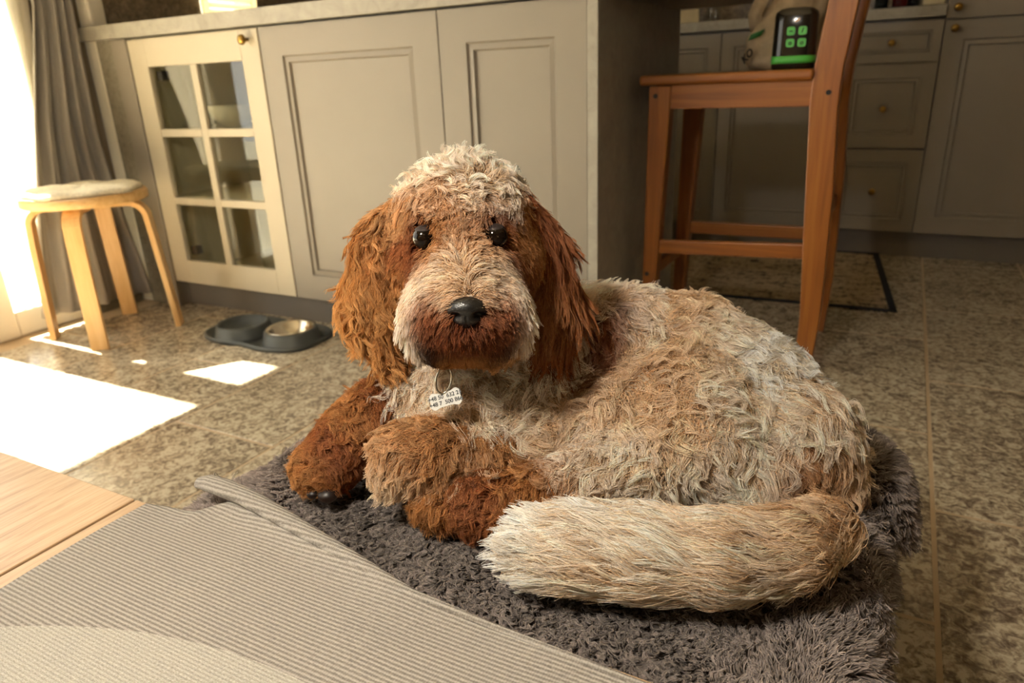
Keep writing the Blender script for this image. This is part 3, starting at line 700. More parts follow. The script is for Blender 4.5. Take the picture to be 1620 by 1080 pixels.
fy = [0.400, 0.70, 0.755, 0.775, 0.80, 0.87, 0.905, 0.95, 1.00]
fx = [0.040, 0.040, 0.040, 0.050, 0.060, 0.060, 0.046, 0.010, -0.045]
def vnoise(x, y, s, seed=0):
    return (np.sin(x*s*1.7+y*s*0.6+seed)+np.sin(y*s*1.9-x*s*0.8+seed*2.1)+np.sin((x+y)*s*2.9+seed*0.7))/3
nx, nyy = 150, 125
ys = np.linspace(0.402, 1.00, nyy+1); SS = np.linspace(0, 1, nx+1)
Yg, Sg = np.meshgrid(ys, SS, indexing='ij')
xl = -0.672+0.006*np.sin(Yg*17)-0.014*np.clip((0.55-Yg)/0.15, 0, 1); xr = np.interp(Yg, fy, fx)
Xg = xl+(xr-xl)*Sg
de = np.minimum(np.minimum(Xg-xl, xr-Xg), np.minimum(1.00-Yg, 0.25))
Zg = 0.279 + 0.0035*vnoise(Xg, Yg, 22, 1)+0.0025*vnoise(Xg, Yg, 55, 3)
Zg -= 0.055*np.exp(-de/0.010) + np.clip(Xg-0.036, 0, 1)*0.7
# the cloth lies a little lower beside the table edge
V = np.stack([Xg, Yg, Zg], -1).reshape(-1, 3)
idx = np.arange((nyy+1)*(nx+1)).reshape(nyy+1, nx+1)
F_ = np.stack([idx[:-1, :-1], idx[:-1, 1:], idx[1:, 1:], idx[1:, :-1]], -1).reshape(-1, 4)
m_throw = M_plain('throw backing', '#4C443F', 0.95, 0.15, 60, 0, 0.4, 0.1)
th = mesh('fur_throw', V, F_, m_throw, None, True)
tag(th, 'grey-brown faux fur throw spread under the dog', 'throw')
md = th.modifiers.new('thickness', 'SOLIDIFY'); md.thickness = 0.006; md.offset = -1

def hair_object(name, P, K, rad, cols, mat, parent):
    """P: (n,K,3) strand points, cols: (n,3)"""
    n = len(P); hc = bpy.data.hair_curves.new(name); hc.add_curves([K]*n)
    hc.attributes['position'].data.foreach_set('vector', P.astype(np.float32).reshape(-1))
    ra_ = hc.attributes.get('radius') or hc.attributes.new('radius', 'FLOAT', 'POINT')
    ra_.data.foreach_set('value', np.broadcast_to(rad, (n, K)).astype(np.float32).reshape(-1))
    ca = hc.attributes.new('tint', 'FLOAT_COLOR', 'CURVE')
    c4 = np.ones((n, 4), np.float32); c4[:, :3] = cols
    ca.data.foreach_set('color', c4.reshape(-1))
    o = bpy.data.objects.new(name, hc); hc.materials.append(mat); COL.objects.link(o)
    if parent is not None:
        o.parent = parent; o.matrix_parent_inverse = wm(parent).inverted()
    return o
def M_fur(name, rough=0.35, rad_rough=0.55, rootc=(0.62, 0.49, 0.37), coat=0.15):
    m = bpy.data.materials.new(name); m.use_nodes = True; nt = m.node_tree
    nt.nodes.remove(nt.nodes['Principled BSDF'])
    at = N(nt, 'ShaderNodeAttribute'); at.attribute_name = 'tint'
    hi = N(nt, 'ShaderNodeHairInfo')
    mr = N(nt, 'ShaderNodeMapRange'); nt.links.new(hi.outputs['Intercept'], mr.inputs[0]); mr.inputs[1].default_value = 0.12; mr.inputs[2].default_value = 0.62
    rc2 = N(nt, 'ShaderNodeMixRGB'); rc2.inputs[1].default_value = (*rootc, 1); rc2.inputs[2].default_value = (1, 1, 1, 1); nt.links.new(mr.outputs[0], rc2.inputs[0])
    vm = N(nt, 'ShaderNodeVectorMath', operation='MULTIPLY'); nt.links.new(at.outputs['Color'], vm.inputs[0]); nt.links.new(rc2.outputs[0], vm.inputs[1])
    df = N(nt, 'ShaderNodeBsdfDiffuse'); nt.links.new(vm.outputs[0], df.inputs['Color'])
    tl = N(nt, 'ShaderNodeBsdfTranslucent'); nt.links.new(vm.outputs[0], tl.inputs['Color'])
    hr = N(nt, 'ShaderNodeBsdfHair'); hr.component = 'Reflection'; hr.inputs['RoughnessU'].default_value = rough; hr.inputs['RoughnessV'].default_value = rad_rough
    mb = N(nt, 'ShaderNodeMixRGB'); mb.inputs[0].default_value = 0.15; nt.links.new(vm.outputs[0], mb.inputs[1]); mb.inputs[2].default_value = (1, 0.95, 0.88, 1); nt.links.new(mb.outputs[0], hr.inputs['Color'])
    m1 = N(nt, 'ShaderNodeMixShader'); m1.inputs[0].default_value = 0.32; nt.links.new(df.outputs[0], m1.inputs[1]); nt.links.new(tl.outputs[0], m1.inputs[2])
    m2 = N(nt, 'ShaderNodeMixShader'); m2.inputs[0].default_value = coat; nt.links.new(m1.outputs[0], m2.inputs[1]); nt.links.new(hr.outputs[0], m2.inputs[2])
    nt.links.new(m2.outputs[0], nt.nodes['Material Output'].inputs[0]); return m
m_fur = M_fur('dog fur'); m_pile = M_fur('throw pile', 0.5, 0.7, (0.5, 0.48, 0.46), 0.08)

def sample_mesh(V, T, n, r):
    a = V[T[:, 1]]-V[T[:, 0]]; b = V[T[:, 2]]-V[T[:, 0]]; nn = np.cross(a, b); A = np.linalg.norm(nn, axis=1)
    t = r.choice(len(T), n, p=A/A.sum()); u, w_ = r.random(n), r.random(n); s = u+w_ > 1; u[s], w_[s] = 1-u[s], 1-w_[s]
    return V[T[t, 0]]+u[:, None]*a[t]+w_[:, None]*b[t], nn[t]/A[t][:, None], t
def nrm(a): return a/np.maximum(np.linalg.norm(a, axis=-1, keepdims=True), 1e-9)

# pile of the throw: tufts of short strands
Tt = np.concatenate([F_[:, [0, 1, 2]], F_[:, [0, 2, 3]]])
NT, CH, K = 23000, 7, 5
Pt, Nt_, _ = sample_mesh(V, Tt, NT, rng)
big = vnoise(Pt[:, 0], Pt[:, 1], 14, 2)
edge = np.clip(1-np.minimum(np.minimum(Pt[:, 0]+0.672, np.interp(Pt[:, 1], fy, fx)-Pt[:, 0]), 1.0-Pt[:, 1])/0.11, 0, 1)
nub = np.clip(0.75-1.1*edge+0.35*big, 0, 1)             # matted, nubby middle; loose fluffy rim
ln = 0.007+0.009*(1-nub)+0.004*rng.random(NT)
ang = 1.5*vnoise(Pt[:, 0], Pt[:, 1], 9, 5)*math.pi+rng.normal(0, 0.9, NT)*(0.4+nub)
tan = np.stack([np.cos(ang), np.sin(ang), np.zeros(NT)], -1)
d0 = nrm(Nt_+tan*((0.25+0.4*(1-nub))+0.4*rng.random(NT))[:, None])
off = rng.normal(0, 1, (NT, CH, 3))*(0.0030-0.0008*nub)[:, None, None]; off[..., 2] *= 0.2
tt = np.linspace(0, 1, K)
cph = rng.random(NT)*6.28
crl = (0.0042*nub)[:, None, None]*np.stack([np.sin(tt[None]*6+cph[:, None])-np.sin(cph)[:, None], np.cos(tt[None]*6+cph[:, None])-np.cos(cph)[:, None], 0*cph[:, None]*tt[None]], -1)
G0 = Pt[:, None]+d0[:, None]*(ln[:, None]*tt)[..., None]+crl-np.array([0, 0, 1])*(0.35*ln[:, None]*tt**2)[..., None]
clump = (0.45+0.5*nub)[:, None, None, None]
PP = G0[:, None]+off[:, :, None]*(1-clump*tt[None, None, :, None])+rng.normal(0, 0.0006, (NT, CH, K, 3))*tt[None, None, :, None]
base = np.array(lin('#8A7F79'))[None]*(0.64+0.72*(1-nub))[:, None]*(0.7+0.6*rng.random((NT, 1)))
cc = np.repeat(base, CH, 0)*(0.75+0.5*rng.random((NT*CH, 1)))
pile = hair_object('pile', PP.reshape(-1, K, 3), K, np.linspace(0.00062, 0.0003, K), np.clip(cc, 0, 1), m_pile, th)
pile['kind'] = 'stuff'

# ================================================================== DOG
PRIMS = np.array([(0,0.2945,0.7,0.3285,0.0747,0.2624,0.76,0.3482,0.0839),
 (0,0.2624,0.76,0.3482,0.0839,0.2072,0.8,0.3746,0.0867),
 (0,0.2072,0.8,0.3746,0.0867,0.1397,0.815,0.3883,0.0829),
 (0,0.1397,0.815,0.3883,0.0829,0.0718,0.8,0.3933,0.0784),
 (0,0.3123,0.675,0.2982,0.0499,0.257,0.68,0.3177,0.0657),
 (0,0.257,0.68,0.3177,0.0657,0.1843,0.7,0.3495,0.0803),
 (0,0.1843,0.7,0.3495,0.0803,0.1144,0.7,0.3449,0.07),
 (0,0.0718,0.8,0.3933,0.0784,0.0006,0.74,0.3699,0.0725),
 (0,0.0006,0.74,0.3699,0.0725,-0.0554,0.715,0.3843,0.056),
 (0,-0.0554,0.715,0.3843,0.056,-0.0869,0.72,0.3912,0.0435),
 (0,0.0718,0.8,0.3933,0.0784,0.0037,0.775,0.4342,0.0676),
 (0,0.0037,0.775,0.4342,0.0676,-0.0261,0.75,0.4894,0.0592),
 (0,0.0006,0.74,0.3699,0.0725,0.0235,0.7,0.3492,0.0489),
 (1,-0.0427,0.715,0.5876,0.0587,-0.0426,0.7,0.5766,0.0578),
 (1,-0.0426,0.7,0.5766,0.0553,-0.0413,0.655,0.5446,0.0397),
 (1,-0.0413,0.655,0.5446,0.0397,-0.0403,0.62,0.5241,0.0312),
 (1,-0.0698,0.632,0.5154,0.0283,-0.0132,0.632,0.5129,0.0284),
 (1,-0.0669,0.645,0.4886,0.0207,-0.0182,0.645,0.4864,0.0208),
 (1,-0.0835,0.69,0.5499,0.0302,-0.0031,0.69,0.5464,0.0302),
 (2,-0.0887,0.712,0.6053,0.0151,-0.1252,0.725,0.563,0.0248),
 (2,-0.1252,0.725,0.563,0.0248,-0.1394,0.722,0.51,0.028),
 (2,-0.1394,0.722,0.51,0.028,-0.1325,0.712,0.4707,0.0215),
 (3,0.0082,0.712,0.6013,0.0139,0.029,0.725,0.5564,0.021),
 (3,0.029,0.725,0.5564,0.021,0.0394,0.722,0.5022,0.0241),
 (3,0.0394,0.722,0.5022,0.0241,0.038,0.712,0.4645,0.0202),
 (4,-0.1144,0.735,0.3776,0.0324,-0.1529,0.725,0.3723,0.0313),
 (4,-0.1529,0.725,0.3723,0.0313,-0.1807,0.71,0.3536,0.0296),
 (4,-0.1807,0.71,0.3536,0.0296,-0.2085,0.695,0.3298,0.0252),
 (4,-0.2085,0.695,0.3298,0.0252,-0.2247,0.69,0.3256,0.0188),
 (5,0.0225,0.69,0.3311,0.0403,-0.0318,0.665,0.3493,0.0308),
 (5,-0.0318,0.665,0.3493,0.0308,-0.0825,0.645,0.3644,0.0285),
 (5,-0.0825,0.645,0.3644,0.0285,-0.1137,0.637,0.366,0.0256),
 (5,-0.1137,0.637,0.366,0.0256,-0.1261,0.632,0.3505,0.0167),
 (6,0.1265,0.65,0.3374,0.0489,0.0713,0.63,0.3258,0.0356),
 (6,0.0713,0.63,0.3258,0.0356,0.0122,0.6102,0.325,0.0252),
 (6,0.0122,0.6102,0.325,0.0252,-0.0386,0.6152,0.322,0.0229),
 (6,-0.0386,0.6152,0.322,0.0229,-0.0827,0.6236,0.321,0.0212),
 (7,0.2706,0.5302,0.334,0.0236,0.2283,0.5076,0.334,0.0271),
 (7,0.2283,0.5076,0.334,0.0271,0.1633,0.4986,0.335,0.0294),
 (7,0.1633,0.4986,0.335,0.0294,0.1008,0.508,0.335,0.0309),
 (7,0.1008,0.508,0.335,0.0309,0.0422,0.5217,0.333,0.0288),
 (7,0.0422,0.5217,0.333,0.0288,0.0068,0.5304,0.327,0.0203)])
HAIRCOLS = ['#FFFAF0', '#FFEFDC', '#F3D9BA', '#E2BE9A', '#CFA272', '#BE8850', '#D49F60', '#985A30', '#7E421C', '#3A1C0E']
GUIDES = np.array([(0,-0.1179,0.7091,0.4202,-0.8682,-0.1716,-0.4655,0.032,0.5,0.4,0.004,0.025,1),
 (0,-0.1025,0.6762,0.3976,-0.6402,-0.2656,-0.7208,0.03,0.4,0.4,0.004,0.025,1),
 (0,-0.0606,0.6729,0.426,-0.2425,-0.3355,-0.9103,0.026,0.4,0.4,0.005,0.022,1),
 (0,-0.0614,0.6561,0.3982,-0.3511,-0.3238,-0.8786,0.03,0.4,0.4,0.005,0.025,2),
 (0,-0.0153,0.675,0.4159,0.2425,-0.3355,-0.9103,0.033,0.5,0.4,0.006,0.022,1),
 (0,-0.0173,0.6614,0.3716,0.1104,-0.3437,-0.9326,0.034,0.4,0.5,0.005,0.025,1),
 (0,0.025,0.6893,0.4222,0.3939,-0.3178,-0.8624,0.033,0.5,0.4,0.006,0.022,1),
 (0,0.0226,0.6618,0.3841,0,-0.3458,-0.9383,0.034,0.4,0.5,0.005,0.025,2),
 (0,0.0575,0.6839,0.3938,-0.3511,-0.3238,-0.8786,0.034,0.4,0.4,0.005,0.025,2),
 (0,0.0401,0.7097,0.4422,0.3511,-0.3238,-0.8786,0.03,0.4,0.4,0.006,0.02,1),
 (0,0.0649,0.7551,0.4764,0.9487,0.1093,0.2967,0.03,0.6,0.2,0.003,0.03,2),
 (0,0.0907,0.7956,0.4779,0.6402,0.2656,0.7208,0.03,0.7,0.2,0.003,0.03,1),
 (0,0.1185,0.7732,0.4668,-0.53,-0.2932,-0.7957,0.022,0.3,0.4,0.003,0.03,8),
 (0,0.088,0.7244,0.4328,-0.3162,-0.328,-0.8902,0.022,0.3,0.4,0.003,0.03,8),
 (0,0.0996,0.7388,0.447,-0.3162,-0.328,-0.8902,0.022,0.3,0.4,0.003,0.03,8),
 (0,0.1066,0.749,0.4543,-0.4472,-0.3093,-0.8393,0.022,0.3,0.4,0.003,0.03,8),
 (0,0.0937,0.7314,0.4403,-0.3162,-0.328,-0.8902,0.022,0.3,0.4,0.003,0.03,8),
 (0,0.1392,0.7533,0.4513,0.2425,-0.3355,-0.9103,0.028,0.4,0.4,0.004,0.025,1),
 (0,0.0659,0.7305,0.4552,0,-0.3458,-0.9383,0.026,0.4,0.4,0.004,0.025,1),
 (0,0.0572,0.7131,0.4328,0.2425,-0.3355,-0.9103,0.028,0.4,0.4,0.005,0.025,1),
 (0,0.1022,0.7162,0.4146,0.1104,-0.3437,-0.9326,0.03,0.4,0.4,0.005,0.025,2),
 (0,0.0817,0.7182,0.4259,-0.3162,-0.328,-0.8902,0.022,0.3,0.4,0.003,0.03,8),
 (0,0.0722,0.7074,0.4122,-0.1961,-0.3391,-0.9201,0.022,0.3,0.4,0.003,0.03,7),
 (0,0.14,0.7803,0.4689,0.8575,-0.1779,-0.4828,0.03,0.5,0.3,0.004,0.025,1),
 (0,0.1823,0.7724,0.4619,0.9487,-0.1093,-0.2967,0.03,0.5,0.3,0.005,0.025,2),
 (0,0.2255,0.7421,0.4439,0.9191,-0.1362,-0.3696,0.03,0.5,0.3,0.004,0.025,1),
 (0,0.2599,0.7136,0.4234,0.7682,-0.2214,-0.6007,0.032,0.5,0.3,0.004,0.025,0),
 (0,0.1336,0.7393,0.434,0.3939,-0.3178,-0.8624,0.032,0.4,0.3,0.006,0.022,2),
 (0,0.1674,0.7009,0.4326,0.7071,-0.2445,-0.6635,0.032,0.4,0.3,0.007,0.022,2),
 (0,0.205,0.6653,0.4242,0.4472,-0.3093,-0.8393,0.034,0.4,0.3,0.007,0.022,1),
 (0,0.2509,0.6604,0.3959,0.4061,-0.316,-0.8574,0.036,0.4,0.4,0.006,0.024,1),
 (0,0.122,0.6703,0.4116,0,-0.3458,-0.9383,0.035,0.4,0.4,0.006,0.024,2),
 (0,0.155,0.6406,0.4028,0.0995,-0.3441,-0.9337,0.038,0.4,0.4,0.006,0.025,2),
 (0,0.2021,0.6238,0.381,0.0995,-0.3441,-0.9337,0.046,0.32,0.5,0.005,0.028,1),
 (0,0.2542,0.6252,0.3636,0.1961,-0.3391,-0.9201,0.046,0.32,0.5,0.005,0.028,1),
 (0,0.3001,0.6502,0.3842,0.4472,-0.3093,-0.8393,0.04,0.4,0.5,0.005,0.03,1),
 (0,0.2973,0.6282,0.3563,0.1961,-0.3391,-0.9201,0.046,0.32,0.5,0.005,0.028,4),
 (0,0.2889,0.6191,0.3403,0,-0.3458,-0.9383,0.035,0.3,0.5,0.004,0.03,7),
 (0,0.2976,0.6183,0.3147,0,-0.3458,-0.9383,0.035,0.3,0.5,0.004,0.03,8),
 (0,0.3195,0.6249,0.3169,0.0995,-0.3441,-0.9337,0.046,0.28,0.5,0.0045,0.028,5),
 (0,0.324,0.6298,0.3359,0.3162,-0.328,-0.8902,0.04,0.4,0.5,0.004,0.03,2),
 (0,0.1169,0.6373,0.3779,-0.2169,-0.3376,-0.916,0.038,0.35,0.5,0.005,0.03,1),
 (0,0.1642,0.6179,0.3578,0,-0.3458,-0.9383,0.046,0.28,0.5,0.0045,0.028,1),
 (0,0.216,0.6163,0.3273,0,-0.3458,-0.9383,0.046,0.28,0.5,0.0045,0.028,1),
 (0,0.2655,0.611,0.3209,0,-0.3458,-0.9383,0.035,0.3,0.5,0.004,0.03,2),
 (0,0.0802,0.6501,0.3802,-0.53,-0.2932,-0.7957,0.035,0.35,0.4,0.004,0.03,1),
 (0,0.0969,0.6779,0.4094,-0.4472,-0.3093,-0.8393,0.035,0.4,0.4,0.006,0.022,2),
 (1,-0.0381,0.6893,0.6416,0,0.3458,0.9383,0.02,0.9,0,0.003,0.02,1),
 (1,-0.0719,0.6931,0.6355,-0.9487,0.1093,0.2967,0.023,0.7,0.2,0.004,0.02,1),
 (1,-0.0055,0.7025,0.6328,0.9285,0.1284,0.3485,0.023,0.7,0.2,0.004,0.02,1),
 (1,-0.0378,0.6653,0.6272,0,-0.3458,-0.9383,0.02,0.7,0.1,0.0035,0.02,1),
 (1,-0.0645,0.6676,0.624,-0.7071,-0.2445,-0.6635,0.022,0.6,0.2,0.004,0.02,3),
 (1,-0.0118,0.671,0.6213,0.3939,-0.3178,-0.8624,0.022,0.6,0.2,0.004,0.02,1),
 (1,-0.0382,0.6487,0.6086,0,-0.3458,-0.9383,0.016,0.5,0.1,0.003,0.02,3),
 (1,-0.091,0.6824,0.611,-0.7071,-0.2445,-0.6635,0.024,0.5,0.4,0.004,0.022,4),
 (1,0.0116,0.6901,0.6054,0.7071,-0.2445,-0.6635,0.022,0.5,0.4,0.003,0.022,5),
 (1,-0.0784,0.6572,0.6,-0.7071,-0.2445,-0.6635,0.01,0.4,0.2,0.001,0.02,8),
 (1,-0.0587,0.6463,0.6012,-0.2747,-0.3325,-0.9022,0.009,0.4,0.1,0.001,0.02,5),
 (1,-0.0098,0.6544,0.5994,0.5547,-0.2877,-0.7807,0.01,0.4,0.2,0.001,0.02,8),
 (1,-0.0214,0.6466,0.5984,0.1414,-0.3423,-0.9289,0.009,0.4,0.1,0.001,0.02,7),
 (1,-0.0928,0.6634,0.5785,-0.0995,-0.3441,-0.9337,0.016,0.5,0.3,0.002,0.03,7),
 (1,-0.0953,0.6621,0.5685,-0.0995,-0.3441,-0.9337,0.018,0.5,0.3,0.002,0.03,7),
 (1,-0.0852,0.65,0.5661,-0.1961,-0.3391,-0.9201,0.015,0.5,0.4,0.002,0.03,8),
 (1,-0.0996,0.6624,0.5544,-0.0995,-0.3441,-0.9337,0.02,0.5,0.3,0.002,0.03,5),
 (1,0.0052,0.6608,0.5778,0.53,-0.2932,-0.7957,0.018,0.3,0.4,0.002,0.03,5),
 (1,0.0004,0.6483,0.5658,0.53,-0.2932,-0.7957,0.018,0.3,0.4,0.002,0.03,7),
 (1,-0.0652,0.6342,0.5779,-0.5145,-0.2965,-0.8046,0.008,0.3,0.2,0.001,0.03,5),
 (1,-0.0428,0.6326,0.586,0,0.3458,0.9383,0.011,0.3,0.2,0.001,0.03,3),
 (1,-0.0267,0.6277,0.576,0.8321,-0.1918,-0.5205,0.009,0.3,0.2,0.001,0.03,4),
 (1,-0.0392,0.6158,0.5667,0,0.3458,0.9383,0.01,0.4,0.3,0.001,0.03,2),
 (1,-0.0564,0.6153,0.5618,-0.9939,0.0382,0.1036,0.024,0.5,0.7,0.001,0.04,1),
 (1,-0.0211,0.6167,0.5599,0.9939,0.0382,0.1036,0.024,0.5,0.7,0.001,0.04,1),
 (1,-0.0729,0.6234,0.5545,-0.8944,-0.1546,-0.4196,0.027,0.45,0.8,0.001,0.05,1),
 (1,-0.0045,0.6279,0.5503,0.8944,-0.1546,-0.4196,0.027,0.45,0.8,0.001,0.05,1),
 (1,-0.0491,0.6049,0.5516,-0.9615,0.095,0.2578,0.016,0.35,0.7,0.0008,0.04,2),
 (1,-0.0275,0.6058,0.5504,0.9615,0.095,0.2578,0.016,0.35,0.7,0.0008,0.04,2),
 (1,-0.0893,0.6203,0.5335,-0.3714,-0.3211,-0.8712,0.03,0.4,0.7,0.001,0.05,1),
 (1,0.0096,0.623,0.5283,0.3714,-0.3211,-0.8712,0.03,0.4,0.7,0.001,0.05,1),
 (1,-0.0946,0.6176,0.5152,-0.1961,-0.3391,-0.9201,0.03,0.35,0.6,0.001,0.05,1),
 (1,0.0118,0.6179,0.5103,0.1961,-0.3391,-0.9201,0.03,0.35,0.6,0.001,0.05,1),
 (1,-0.0645,0.6006,0.5355,-0.9363,-0.1214,-0.3295,0.012,0.2,0.5,0.0005,0.04,7),
 (1,-0.0121,0.6023,0.5326,0.9363,-0.1214,-0.3295,0.012,0.2,0.5,0.0005,0.04,7),
 (1,-0.0769,0.6036,0.5233,-0.6508,-0.2625,-0.7124,0.011,0.2,0.4,0.0005,0.04,7),
 (1,-0.0014,0.6056,0.5193,0.6508,-0.2625,-0.7124,0.011,0.2,0.4,0.0005,0.04,7),
 (1,-0.0667,0.5979,0.5176,-0.6508,-0.2625,-0.7124,0.01,0.25,0.3,0.0005,0.03,8),
 (1,-0.0118,0.5995,0.5146,0.6508,-0.2625,-0.7124,0.01,0.25,0.3,0.0005,0.03,8),
 (1,-0.0404,0.5943,0.504,0,-0.3458,-0.9383,0.011,0.25,0.3,0.0005,0.03,8),
 (1,-0.0592,0.5983,0.5052,-0.2873,-0.3312,-0.8987,0.011,0.25,0.3,0.0005,0.03,8),
 (1,-0.0214,0.5994,0.5031,0.2873,-0.3312,-0.8987,0.011,0.25,0.3,0.0005,0.03,8),
 (1,-0.0428,0.6178,0.4829,0,-0.3458,-0.9383,0.014,0.25,0.3,0.0005,0.03,5),
 (1,-0.076,0.6087,0.4991,-0.2873,-0.3312,-0.8987,0.014,0.25,0.3,0.0005,0.03,9),
 (1,-0.0088,0.6122,0.4917,0.2873,-0.3312,-0.8987,0.014,0.25,0.3,0.0005,0.03,9),
 (1,0.0009,0.6306,0.4812,0,-0.3458,-0.9383,0.02,0.3,0.4,0.001,0.04,4),
 (2,-0.0986,0.6983,0.6025,-0.4061,-0.316,-0.8574,0.03,0.2,0.4,0.003,0.025,4),
 (2,-0.124,0.6969,0.5756,-0.1961,-0.3391,-0.9201,0.042,0.22,0.5,0.004,0.03,5),
 (2,-0.1442,0.6949,0.5316,-0.1961,-0.3391,-0.9201,0.046,0.22,0.5,0.004,0.03,6),
 (2,-0.1193,0.6983,0.5296,0,-0.3458,-0.9383,0.046,0.22,0.5,0.004,0.03,5),
 (2,-0.1385,0.6908,0.4889,-0.2873,-0.3312,-0.8987,0.044,0.22,0.4,0.004,0.03,6),
 (2,-0.1175,0.6984,0.4819,0.1961,-0.3391,-0.9201,0.04,0.22,0.5,0.003,0.03,5),
 (3,0.0178,0.7005,0.5972,0.3162,-0.328,-0.8902,0.03,0.2,0.4,0.002,0.03,7),
 (3,0.0295,0.7001,0.5684,0.1961,-0.3391,-0.9201,0.05,0.25,0.5,0.002,0.04,7),
 (3,0.044,0.6965,0.5163,0.0995,-0.3441,-0.9337,0.056,0.3,0.5,0.002,0.04,7),
 (3,0.0248,0.6992,0.5164,0,-0.3458,-0.9383,0.056,0.3,0.5,0.002,0.04,5),
 (3,0.0365,0.6934,0.4768,0,-0.3458,-0.9383,0.052,0.3,0.5,0.002,0.04,7),
 (4,-0.1298,0.704,0.3968,-0.5547,-0.2877,-0.7807,0.02,0.6,0.2,0.003,0.016,7),
 (4,-0.163,0.6908,0.3858,-0.5812,-0.2814,-0.7635,0.02,0.6,0.2,0.0035,0.016,5),
 (4,-0.1482,0.6879,0.3599,-0.2169,-0.3376,-0.916,0.02,0.6,0.2,0.003,0.016,7),
 (4,-0.1903,0.6767,0.3603,-0.6508,-0.2625,-0.7124,0.02,0.6,0.2,0.0035,0.016,7),
 (4,-0.1794,0.6758,0.3372,-0.2169,-0.3376,-0.916,0.018,0.5,0.2,0.003,0.016,7),
 (4,-0.2163,0.6682,0.338,-0.7593,-0.225,-0.6106,0.016,0.5,0.2,0.003,0.016,5),
 (5,-0.085,0.6273,0.3927,-0.9899,0.0489,0.1327,0.024,0.5,0.3,0.003,0.022,4),
 (5,-0.109,0.6131,0.3841,-0.8944,-0.1546,-0.4196,0.026,0.5,0.4,0.003,0.024,4),
 (5,-0.1195,0.6085,0.3641,-0.53,-0.2932,-0.7957,0.022,0.4,0.4,0.002,0.025,2),
 (5,-0.0608,0.6223,0.3767,-0.7682,-0.2214,-0.6007,0.024,0.5,0.4,0.003,0.022,5),
 (5,-0.0236,0.6417,0.3751,-0.4961,-0.3002,-0.8147,0.024,0.5,0.4,0.004,0.02,5),
 (5,-0.0374,0.6278,0.3509,-0.4472,-0.3093,-0.8393,0.024,0.5,0.4,0.004,0.02,2),
 (5,0.0143,0.6469,0.3446,-0.4472,-0.3093,-0.8393,0.024,0.5,0.4,0.004,0.02,4),
 (6,-0.0816,0.6033,0.3297,-0.8137,-0.201,-0.5454,0.02,0.5,0.3,0.003,0.02,5),
 (6,-0.0371,0.5919,0.3371,-0.7682,-0.2214,-0.6007,0.022,0.5,0.3,0.0035,0.02,7),
 (6,0.0055,0.5837,0.3368,-0.8682,-0.1716,-0.4655,0.024,0.5,0.3,0.004,0.02,5),
 (6,-0.0378,0.5874,0.3222,-0.3162,-0.328,-0.8902,0.02,0.4,0.3,0.003,0.02,7),
 (6,0.0426,0.5926,0.3398,-0.9363,-0.1214,-0.3295,0.028,0.5,0.3,0.004,0.022,5),
 (6,0.0743,0.6016,0.354,-0.8682,-0.1716,-0.4655,0.032,0.5,0.3,0.004,0.024,1),
 (6,0.1115,0.6025,0.3481,-0.5812,-0.2814,-0.7635,0.034,0.4,0.4,0.004,0.026,1),
 (6,0.0856,0.5926,0.3198,-0.3162,-0.328,-0.8902,0.026,0.4,0.3,0.003,0.026,2),
 (7,0.2681,0.5106,0.353,-0.6508,-0.2625,-0.7124,0.024,0.2,0.2,0.002,0.04,2),
 (7,0.2497,0.4927,0.3539,-0.848,-0.1833,-0.4973,0.04,0.15,0.1,0.002,0.05,2),
 (7,0.2159,0.4879,0.3591,-0.9578,-0.0994,-0.2696,0.06,0.12,0.05,0.0025,0.07,1),
 (7,0.2132,0.4761,0.3402,-0.9578,-0.0994,-0.2696,0.06,0.1,0,0.0025,0.07,1),
 (7,0.1668,0.4807,0.3637,-0.9701,-0.0839,-0.2276,0.07,0.12,0,0.003,0.07,1),
 (7,0.1636,0.4653,0.342,-0.9889,-0.0513,-0.1392,0.07,0.1,0,0.003,0.07,1),
 (7,0.1308,0.4778,0.3524,-0.9889,-0.0513,-0.1392,0.07,0.12,0,0.003,0.07,0),
 (7,0.1017,0.4881,0.3646,-0.9889,-0.0513,-0.1392,0.065,0.12,0,0.003,0.07,0),
 (7,0.0993,0.4729,0.3423,-0.995,-0.0344,-0.0934,0.065,0.1,0,0.003,0.07,2),
 (7,0.0657,0.4892,0.3502,-0.995,-0.0344,-0.0934,0.06,0.12,0,0.003,0.07,1),
 (7,0.0408,0.5022,0.3607,-1,0,0,0.05,0.15,0,0.0025,0.07,0),
 (7,0.0394,0.4887,0.3393,-1,0,0,0.045,0.12,0,0.0025,0.07,1),
 (7,0.0077,0.51,0.3421,-1,0,0,0.024,0.2,0,0.002,0.06,0)])
EYES = [[-0.0763, 0.6488, 0.5863], [-0.011, 0.6455, 0.5854]]
NOSE = [-0.0386, 0.589, 0.5293]
TAG = [-0.0707, 0.6689, 0.4176]

